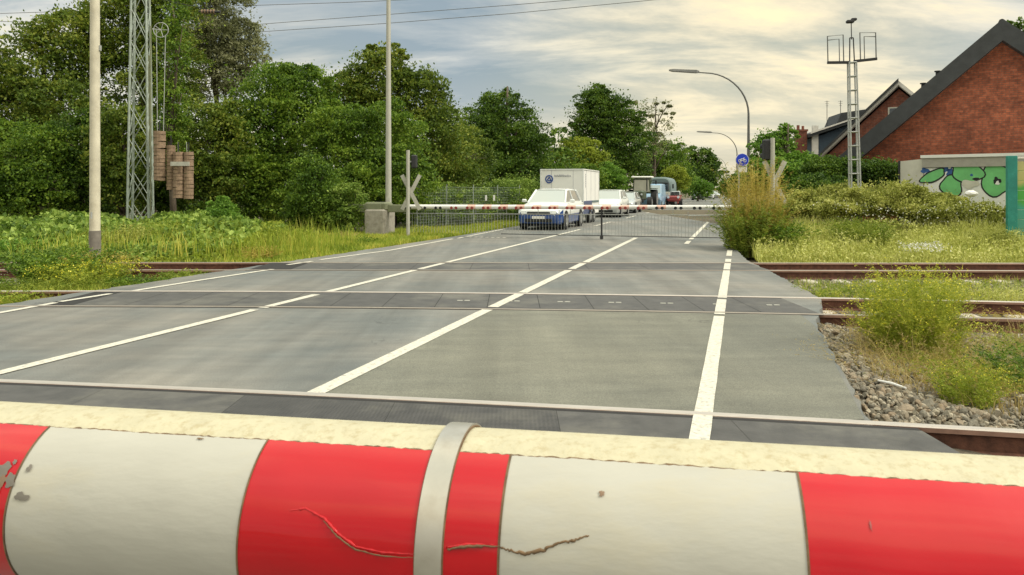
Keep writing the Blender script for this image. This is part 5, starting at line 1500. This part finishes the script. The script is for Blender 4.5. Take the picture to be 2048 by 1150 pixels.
tree('broadleaf_tree', 'round dark tree with peaked top above the mesh fence', 'tree', [bl(1015, 270, 48, 78, 75), bl(1000, 225, 48, 52, 45), bl(960, 280, 47, 60, 70), bl(1050, 300, 48, 52, 50), bl(1010, 350, 47, 80, 50), bl(1003, 190, 48, 14, 18)], 32000, .19, M['lf_dark'], 45, gb(1005, 48), .26, G, .16)
tree('hedge', 'dark clipped looking hedge along the road left of the blue car', 'hedge', [bl(880, 410, 34, 50, 45), bl(940, 410, 36, 55, 46), bl(1000, 405, 38, 55, 48), bl(1050, 400, 41, 50, 50), bl(840, 420, 32.5, 40, 40)], 26000, .12, M['lf_ivy'], 46, gb(940, 36), 0, G, .2)
tree('hedge', 'tall hedge along the road behind the box trailer', 'hedge', [bl(1090, 375, 48, 50, 50), bl(1130, 370, 52, 45, 45), bl(1170, 365, 56, 45, 42), bl(1205, 372, 60, 35, 34), bl(1070, 340, 50, 40, 28)], 20000, .17, M['lf_mid'], 47, gb(1130, 52), 0, G, .2)
tree('bush', 'ivy covered shrub left of the barrier pedestal', 'bush', [bl(640, 400, 27.5, 58, 65), bl(620, 350, 28, 40, 38), bl(680, 420, 27, 45, 45), bl(600, 425, 27.5, 35, 42)], 20000, .11, M['lf_mid'], 48, gb(640, 27.6), .1, G, .2)
tree('bush', 'pale flowering elder shrub beside the counterweight arm', 'bush', [bl(700, 405, 26.6, 32, 50), bl(690, 440, 26.4, 30, 30)], 5000, .10, M['lf_ivy'], 49, gb(698, 26.8), .06, G, .2)
tree('bush', 'small bright green young shrub right of the tension weights', 'bush', [bl(447, 440, 23.5, 38, 34), bl(440, 415, 23.5, 24, 24), bl(470, 455, 23.3, 26, 24), bl(425, 450, 23.3, 22, 24)], 9000, .075, M['lf_fresh'], 50, gb(447, 23.5), .04, G, .2)
tree('far_wood', 'dark undergrowth between the trunks of the left trees', 'undergrowth', [bl(-60 + 110 * i, 405 + (i % 3) * 8, 40, 80, 48) for i in range(10)], 22000, .26, M['lf_dark'], 59, gb(400, 40), 0, None, .2)['kind'] = 'stuff'
# filler wood far behind, so that no horizon shows
tree('far_wood', 'dark wood closing the view behind the left trees', 'wood', [bl(60 + 150 * i, 350 + (i % 2) * 15, 60, 120, 100) for i in range(8)], 26000, .42, M['lf_dark'], 60, gb(500, 60), 0, None, .2)['kind'] = 'stuff'
G2 = 'trees farther down the road'
tree('broadleaf_tree', 'big round dark tree standing alone above the queue of vehicles', 'tree', [bl(1200, 230, 80, 58, 55), bl(1195, 195, 80, 34, 24), bl(1240, 250, 80, 48, 55), bl(1170, 240, 80, 32, 45), bl(1255, 300, 79, 55, 55), bl(1215, 310, 79, 60, 50)], 30000, .30, M['lf_dark'], 61, gb(1215, 80), .4, G2, .17)
tree('birch_tree', 'thin loose birch with drooping twigs right of the round dark tree', 'tree', [bl(1288, 215, 92, 26, 22), bl(1325, 220, 92, 24, 25), bl(1305, 255, 92, 34, 30), bl(1335, 250, 92, 16, 25), bl(1300, 290, 92, 40, 30)], 3400, .30, M['lf_grey'], 62, gb(1305, 92), .22, G2, .13, .4, 16, 9)
tree('bush', 'yellow green tree top above the white box trailer', 'tree', [bl(1155, 300, 62, 42, 28), bl(1130, 322, 61, 45, 26), bl(1175, 322, 61, 40, 25)], 9000, .24, M['lf_lime'], 63, gb(1150, 62), .15, G2, .2)
tree('bush', 'rounded light green bush just right of the box trailer', 'bush', [bl(1222, 352, 58, 26, 28), bl(1208, 362, 57, 20, 24), bl(1236, 370, 57, 18, 22)], 8000, .15, M['lf_fresh'], 64, gb(1222, 58), 0, G2, .22)
tree('broadleaf_tree', 'mid green tree behind the tractor', 'tree', [bl(1330, 320, 100, 48, 42), bl(1300, 340, 98, 50, 40), bl(1345, 350, 98, 40, 35), bl(1262, 350, 90, 40, 35)], 14000, .34, M['lf_mid'], 65, gb(1315, 100), .3, G2, .2)
tree('bush', 'small yellow green tree above the grey green truck', 'tree', [bl(1348, 352, 88, 24, 22), bl(1362, 364, 88, 18, 16)], 5000, .20, M['lf_lime'], 66, gb(1350, 88), .1, G2, .22)
tree('broadleaf_tree', 'dark bluish tree in the distance left of the blue sign', 'tree', [bl(1378, 322, 130, 22, 30), bl(1408, 330, 128, 26, 34), bl(1390, 360, 126, 40, 30), bl(1425, 350, 126, 18, 30), bl(1412, 312, 128, 14, 18)], 13000, .42, M['lf_dark'], 67, gb(1400, 128), .3, G2, .2)
tree('broadleaf_tree', 'bright green roadside tree above the far cars', 'tree', [bl(1385, 374, 105, 26, 22), bl(1410, 380, 105, 22, 16)], 5000, .26, M['lf_fresh'], 68, gb(1395, 105), .15, G2, .22)
tree('far_wood', 'distant trees closing the road at the vanishing point', 'wood', [bl(1440 + 36 * i, 362 + (i % 3) * 6, 210, 30, 26) for i in range(7)], 9000, .7, M['lf_dark'], 69, gb(1500, 210), 0, None, .2)['kind'] = 'stuff'
G3 = 'trees and bushes on the right of the road'
tree('broadleaf_tree', 'light green tree behind the right crossbuck', 'tree', [bl(1545, 305, 36, 42, 42), bl(1570, 275, 36, 26, 22), bl(1602, 338, 35, 45, 34), bl(1530, 350, 34, 45, 40), bl(1585, 365, 34, 60, 40), bl(1568, 258, 36, 13, 12)], 22000, .15, M['lf_fresh'], 70, gb(1570, 35.5), .16, G3, .18)
tree('broadleaf_tree', 'dark tree top peeking over the ridge at the upper right corner', 'tree', [bl(2032, 46, 46, 18, 9), bl(2046, 54, 46, 14, 10), bl(2060, 90, 46, 40, 45)], 2600, .22, M['lf_dark'], 71, gb(2050, 46), .2, G3, .2)
tree('hedge', 'dark green hedge below the slate clad house', 'hedge', [bl(1650, 345, 29, 45, 30), bl(1700, 348, 28.5, 48, 30), bl(1755, 346, 28, 46, 28), bl(1790, 352, 27.5, 26, 26), bl(1640, 380, 27, 60, 30)], 26000, .11, M['lf_dark'], 72, gb(1710, 28.5), 0, G3, .22)
tree('hedge', 'light bush line behind the tall dry weeds', 'hedge', [bl(1500, 370, 42, 40, 26), bl(1460, 380, 60, 26, 18)], 6000, .17, M['lf_mid'], 73, gb(1490, 44), 0, G3, .22)
def mound(name, label, lobes, n, leaf, mat, seed, base):
    t = tree(name, label, 'bramble', lobes, n, leaf, mat, seed, base, .0, G3, .24, .15)
    return t
mound('bramble', 'low bramble thicket with pale flowers before the dark hedge', [bl(1625, 403, 23.3, 55, 24), bl(1690, 398, 23.2, 60, 28), bl(1590, 418, 23, 45, 18), bl(1650, 418, 22.6, 60, 20), bl(1715, 402, 21.7, 50, 26), bl(1680, 416, 21.5, 50, 16)], 28000, .085, M['lf_bramble'], 74, gb(1640, 22.3))
mound('bramble', 'high bramble heap before the spray painted garage', [bl(1790, 392, 22.3, 62, 26), bl(1860, 408, 22.2, 60, 19), bl(1930, 422, 22, 60, 16), bl(1765, 408, 22.2, 60, 26), bl(1850, 420, 21.8, 80, 20), bl(1985, 430, 21.2, 42, 18)], 32000, .085, M['lf_bramble'], 75, gb(1850, 21.3))
tuft('bush', 'upright grassy green shrub in the middle of the brambles', 'bush', gb(1722, 19.7), 1.05, 1.12, 300, M['gr_green'], 76, leaves=22, leafl=.13, lean=.45, group=G3)
tuft('weed', 'tall reddish green weeds beside the turquoise post', 'weeds', gb(1985, 19.4), .8, .85, 200, M['lf_bramble'], 77, leaves=20, leafl=.11, lean=.3, group=G3)

# tall dry weeds beside the road
tuft('tall_weeds', 'tall tan yellow dry weeds towering by the road on the right', 'weeds', gb(1512, 20.2), 1.2, 2.75, 440, M['gr_tan'], 80, width=.014, lean=.42, leaves=26, leafl=.12, lw=.16, hvar=.55)
tuft('tall_weeds', 'leafy green goldenrod at the foot of the tall dry weeds', 'weeds', gb(1505, 20.1), 1.25, 1.60, 440, M['gr_green'], 81, width=.012, lean=.5, leaves=30, leafl=.14, lw=.2, hvar=.5)
tuft('tall_weeds', 'dark green nettles at the right foot of the dry weeds', 'weeds', gb(1545, 20.0), 1.15, 1.0, 200, M['lf_mid'], 82, width=.012, lean=.5, leaves=30, leafl=.13, lw=.4, hvar=.4)

# goldenrod between the tracks
tuft('goldenrod', 'large bushy goldenrod with yellow heads between the right tracks', 'goldenrod', (4.22, 7.75, -.2), .72, 1.12, 700, M['goldleaf'], 83, width=.006, lean=.42, leaves=34, leafl=.062, lw=.17, flower=M['fl_yellow'], nfl=2400, flsize=.014, hvar=.62, top=.6)
tuft('dry_weed', 'tall pale dry stems standing inside the large goldenrod', 'weeds', (4.1, 7.55, -.18), .9, .75, 160, M['gr_straw'], 89, width=.005, lean=.6, leaves=10, leafl=.06, lw=.12, hvar=.6)
tuft('dry_weed', 'straw coloured dry weeds left of the large goldenrod foot', 'weeds', (3.75, 6.95, -.16), .95, .42, 340, M['gr_straw'], 84, width=.004, lean=.8, leaves=12, leafl=.05, lw=.12, hvar=.6)
tuft('dry_weed', 'straw and green weeds between the goldenrod and the small yellow clump', 'weeds', (4.35, 6.95, -.16), .95, .38, 380, M['gr_verge'], 85, width=.004, lean=.8, leaves=14, leafl=.055, lw=.14, hvar=.6)
tuft('goldenrod', 'small yellow green goldenrod clump low on the ballast', 'goldenrod', (3.70, 6.0, -.13), .34, .40, 190, M['lf_lime'], 86, width=.004, lean=.6, leaves=22, leafl=.045, lw=.2, flower=M['fl_yellow'], nfl=500, flsize=.010, hvar=.5, top=.3)
tuft('weed', 'dark green leafy weed at the right photo edge on the ballast', 'weeds', (4.55, 6.5, -.15), .55, .44, 160, M['lf_mid'], 87, width=.004, lean=.6, leaves=24, leafl=.055, lw=.32, hvar=.5)
tuft('dry_weed', 'brownish dry weeds behind the small yellow clump', 'weeds', (4.05, 6.45, -.14), .55, .32, 180, M['gr_tan'], 88, width=.004, lean=.7, leaves=12, leafl=.05, lw=.14, hvar=.6)
for i, (x, y, rr_, h_, n, mt, lab) in enumerate(((4.95, 11.9, .5, .36, 130, 'gr_verge', 'small yellow weed at the asphalt edge between the right tracks'), (5.9, 12.4, .8, .30, 160, 'gr_green', 'low green weed strip between the right tracks'), (7.6, 12.1, 1.2, .34, 220, 'lf_meadow', 'pale weed strip right of the goldenrod between the tracks'), (4.35, 9.95, .45, .22, 90, 'gr_straw', 'straw tuft growing inside the middle track'), (6.6, 9.4, .7, .30, 130, 'gr_tan', 'dry tuft beside the middle track at the right'), (5.7, 8.0, .7, .35, 120, 'gr_verge', 'sparse weeds right of the large goldenrod'))):
    tuft('weed', lab, 'weeds', (x, y, -.2), rr_, h_, n, M[mt], 90 + i, width=.005, lean=.6, leaves=14, leafl=.06, lw=.2)
# weeds on the left by the rails
tuft('weed', 'dark leafy weed left of the beige pole over the rusty rails', 'weeds', (-8.45, 13.9, -.2), 1.15, .80, 300, M['lf_mid'], 100, width=.006, leaves=30, leafl=.09, lw=.4)
tuft('weed', 'brown seeded dock weed between leafy weed and yellow goldenrod', 'weeds', (-7.95, 14.1, -.2), .9, .72, 200, M['gr_tan'], 101, width=.006, leaves=18, leafl=.07, lw=.3)
tuft('goldenrod', 'yellow flowering goldenrod at the foot of the beige pole', 'goldenrod', (-7.70, 13.4, -.2), .95, .62, 280, M['lf_lime'], 102, width=.006, leaves=26, leafl=.075, lw=.24, flower=M['fl_yellow'], nfl=900, flsize=.022, top=.4)
tuft('weed', 'green grassy weeds beside the road edge on the left', 'weeds', (-8.2, 12.7, -.2), 1.5, .36, 420, M['gr_green'], 103, width=.007, leaves=10, leafl=.10, lw=.14, flat=.5)
tuft('weed', 'yellowish low weeds in the middle track at far left', 'weeds', (-8.1, 11.3, -.2), 1.1, .32, 260, M['gr_verge'], 104, width=.006, leaves=12, leafl=.08, lw=.2, flat=.5)
tuft('weed', 'dark green clump at the road edge right of the beige pole', 'weeds', (-6.75, 13.2, -.2), .7, .34, 180, M['lf_mid'], 105, width=.006, leaves=20, leafl=.06, lw=.35, flat=.6)
tuft('weed', 'small green clump beside the rusty rails near the left road edge', 'weeds', (-6.3, 14.1, -.2), .55, .34, 120, M['gr_green'], 106, width=.006, leaves=20, leafl=.07, lw=.3)
tuft('weed', 'white seeded weed left of the yellow weeds at the photo edge', 'weeds', (-9.2, 12.4, -.2), .9, .42, 180, M['lf_mid'], 107, width=.006, leaves=20, leafl=.07, lw=.35, flower=M['fl_white'], nfl=160, flsize=.02)

for i, (px, Y, rr_, h_, n, mt, lab, lw) in enumerate(((245, 19.5, .9, .95, 200, 'lf_bramble', 'tall reddish flowering weed just right of the beige pole', .3), (300, 20.5, 1.1, .80, 220, 'lf_lime', 'yellow green weed clump below the lattice mast', .3), (345, 21.5, 1.2, 1.0, 260, 'gr_verge', 'tall pale seeded grass clump below the tension weights', .12),
        (390, 21.0, 1.1, .85, 220, 'lf_lime', 'yellow green weeds left of the young shrub', .3), (510, 22.5, 1.2, .6, 220, 'gr_verge', 'tall yellowish grass right of the young shrub', .12), (580, 23.5, 1.3, .6, 240, 'lf_lime', 'light green weeds before the ivy covered shrub', .3), (60, 18.8, 1.2, .6, 220, 'lf_fresh', 'fresh green weeds at the far left behind the rusty rails', .4), (275, 17.9, .9, .5, 200, 'lf_ivy', 'leafy green clump behind the far rail right of the beige pole', .45))):
    tuft('weed', lab, 'weeds', gb(px, Y), rr_, h_, n, M[mt], 140 + i, width=.010, lean=.45, leaves=20, leafl=.12, lw=lw, hvar=.5)

# grass and ground cover as stuff
def hleft(x, y):
    return np.clip((y - 17.2) / 3.5, 0, 1) * (.55 + .38 * patchy(x, y, 1.7, 3)) + .08
cover('ivy_bank', 'bank of broad leaved creeper below the left trees', [(-24, 17.2), (-8.8, 17.2), (-6.9, 18.6), (-7.2, 23.5), (-12, 29), (-26, 29)], 40000, .155, lambda x, y: hleft(x, y) * 1.05, M['lf_ivy'], 110, .6)
cover('weed_bank', 'mixed green weeds on the bank below the tension weights', [(-11.5, 17.3), (-7, 17.3), (-6.5, 22.0), (-8.5, 27), (-11, 27)], 20000, .095, lambda x, y: hleft(x, y) * .9, M['lf_lime'], 111, .7, .5)
vp = [(-8.6, 17.0), (LE(17.0) - .1, 17.0), (LE(19) - .1, 19), (LE(22) - .1, 22), (LE(26) - .05, 26), (LE(32) - .1, 32), (LE(40) - .1, 40), (LE(40) - 1.6, 40), (LE(32) - 2.2, 32), (-5.6, 27.5), (-8, 22), (-9.5, 19.0)]
grass('verge_grass', 'yellow green grass verge along the left road edge', vp, 40000, .17, M['gr_verge'], 112, .018, lambda x, y: -.16 + .12 * np.clip((y - 18) / 4, 0, 1))
grass('bank_grass', 'tall pale grass stems on the left bank', [(-12, 17.4), (-6.0, 17.4), (-4.2, 21.5), (-6, 24), (-12, 24)], 3500, .75, M['gr_verge'], 113, .014, lambda x, y: -.1 + 0 * x, .35)
mp_ = [(5.75, 17.1), (26, 17.1), (26, 23), (11, 23.5), (7.2, 21.5), (6.3, 19.4)]
hm_ = lambda x, y: np.clip((y - 16.6) / 2.2, .3, 1.75)
grass('meadow_grass', 'bright yellow green meadow grass beyond the far track', mp_, 50000, .46, M['lf_meadow'], 114, .020, lambda x, y: -.2 + .10 * np.clip((y - 17) / 4, 0, 1), .45, hm_)
cover('meadow_herbs', 'low leafy herbs with pale tips in the right meadow', mp_, 26000, .070, lambda x, y: .12 + hm_(x, y) * (.34 + .16 * patchy(x, y, 1.7, 9)), M['lf_meadow'], 115, .8, .5)
cover('meadow_flowers', 'white flower heads scattered in the right meadow', [(9.3, 17.3), (10.3, 17.3), (10.5, 18.3), (9.5, 18.3)], 320, .035, lambda x, y: .40 + 0 * x, M['fl_white'], 116, .4, 1.0, 'flowers')
cover('elder_flowers', 'tiny pale blossoms over the elder shrub and brambles', [(9.0, 20.6), (17, 20.2), (17, 21.6), (9, 22.4)], 900, .04, lambda x, y: 1.25 + .2 * patchy(x, y, 2, 3), M['fl_white'], 117, .35, 1.0, 'flowers')
grass('road_edge_weeds', 'thin weeds along the left asphalt edge', [(LE(10.6) - .1, 10.6), (LE(14.8) - .05, 14.8), (LE(14.8) - 1.1, 14.8), (LE(10.6) - 2.2, 10.6)], 5200, .20, M['gr_verge'], 118, .010, lambda x, y: -.22 + 0 * x, .6, None, .5)
grass('ballast_weeds', 'sparse dry grass between the goldenrods on the ballast', [(3.2, 6.6), (3.55, 5.7), (5.2, 5.3), (6.5, 8.7), (3.95, 8.8)], 3600, .24, M['gr_straw'], 119, .005, lambda x, y: -.15 + 0 * x, .8, None, .5)
grass('track_weeds', 'weeds growing between the right tracks', [(5.1, 11.6), (5.3, 14.3), (14, 14.2), (11, 10.9)], 6500, .20, M['gr_verge'], 120, .008, lambda x, y: -.22 + 0 * x, .6, None, .42)
grass('far_field_grass', 'rough grass behind the barrier below the left hedge', [(-5.2, 27), (LE(27) - .1, 27), (LE(60) - .2, 60), (LE(60) - 6, 60), (-4, 36)], 9000, .35, M['gr_green'], 121, .02, lambda x, y: -.2 + 0 * x, .5)
grass('right_roadside_grass', 'grass behind the tall dry weeds on the right of the road', [(RE(23) + .2, 23), (30, 23), (70, 80), (RE(80) + 1.5, 80)], 16000, .40, M['gr_green'], 122, .03, lambda x, y: -.2 + 0 * x, .5)

rg = random.Random(77)
vlab = ['dark green', 'yellow flowering', 'straw coloured', 'bright green', 'reddish seeded', 'pale green']
vmat = ['lf_mid', 'goldleaf', 'gr_straw', 'lf_fresh', 'gr_tan', 'lf_lime']
spots = [(560, 486, 'nearest the far track'), (620, 478, 'before the ivy covered shrub'), (690, 476, 'left of the barrier pedestal'), (470, 500, 'on the verge above the far rail'), (520, 510, 'at the road corner by the far rail'), (400, 505, 'behind the far rail left of the verge'), (730, 486, 'in front of the barrier pedestal'), (845, 462, 'under the hanging grille')]
for i, (px, py, where) in enumerate(spots):
    g = gnd(px, py); k = i % 6
    tuft('weed', vlab[k] + ' weed tuft on the left verge ' + where, 'weeds', (g.x, g.y, -.12), .55, .42, 110, M[vmat[k]], 180 + i, width=.008, lean=.7, leaves=16, leafl=.09, lw=.25, hvar=.6, flower=M['fl_yellow'] if k == 1 else None, nfl=300, flsize=.02)

# bits and pieces
p0, p1 = at(1756, 745, 6.45), at(1812, 762, 6.2)
p0.z = p1.z = -.06
mb = MB(); mb.tube([(0, 0, 0), (p1 - p0) * .5 + Vector((0, 0, .008)), p1 - p0], [.010, .012, .009], 8)
tag(mb.build('plastic_pipe', M['white'], loc=p0), 'white stick lying on the ballast beside the dry weeds', 'stick')
mb = MB(); rg = random.Random(12)
rr = []
for k, s in enumerate((.25, .8, 1, .8, .3)):
    rr.append([((.20 * s) * math.cos(a) * rg.uniform(.8, 1.1), .13 * s * math.sin(a) * rg.uniform(.8, 1.1), -.08 + .045 * k + rg.uniform(-.01, .01)) for a in [2 * math.pi * q / 12 for q in range(12)]])
mb.loft(rr); tag(mb.build('plastic_bag', M['white'], loc=at(1942, 388, 20.3)), 'crumpled white bag lying on top of the brambles before the garage', 'bag')
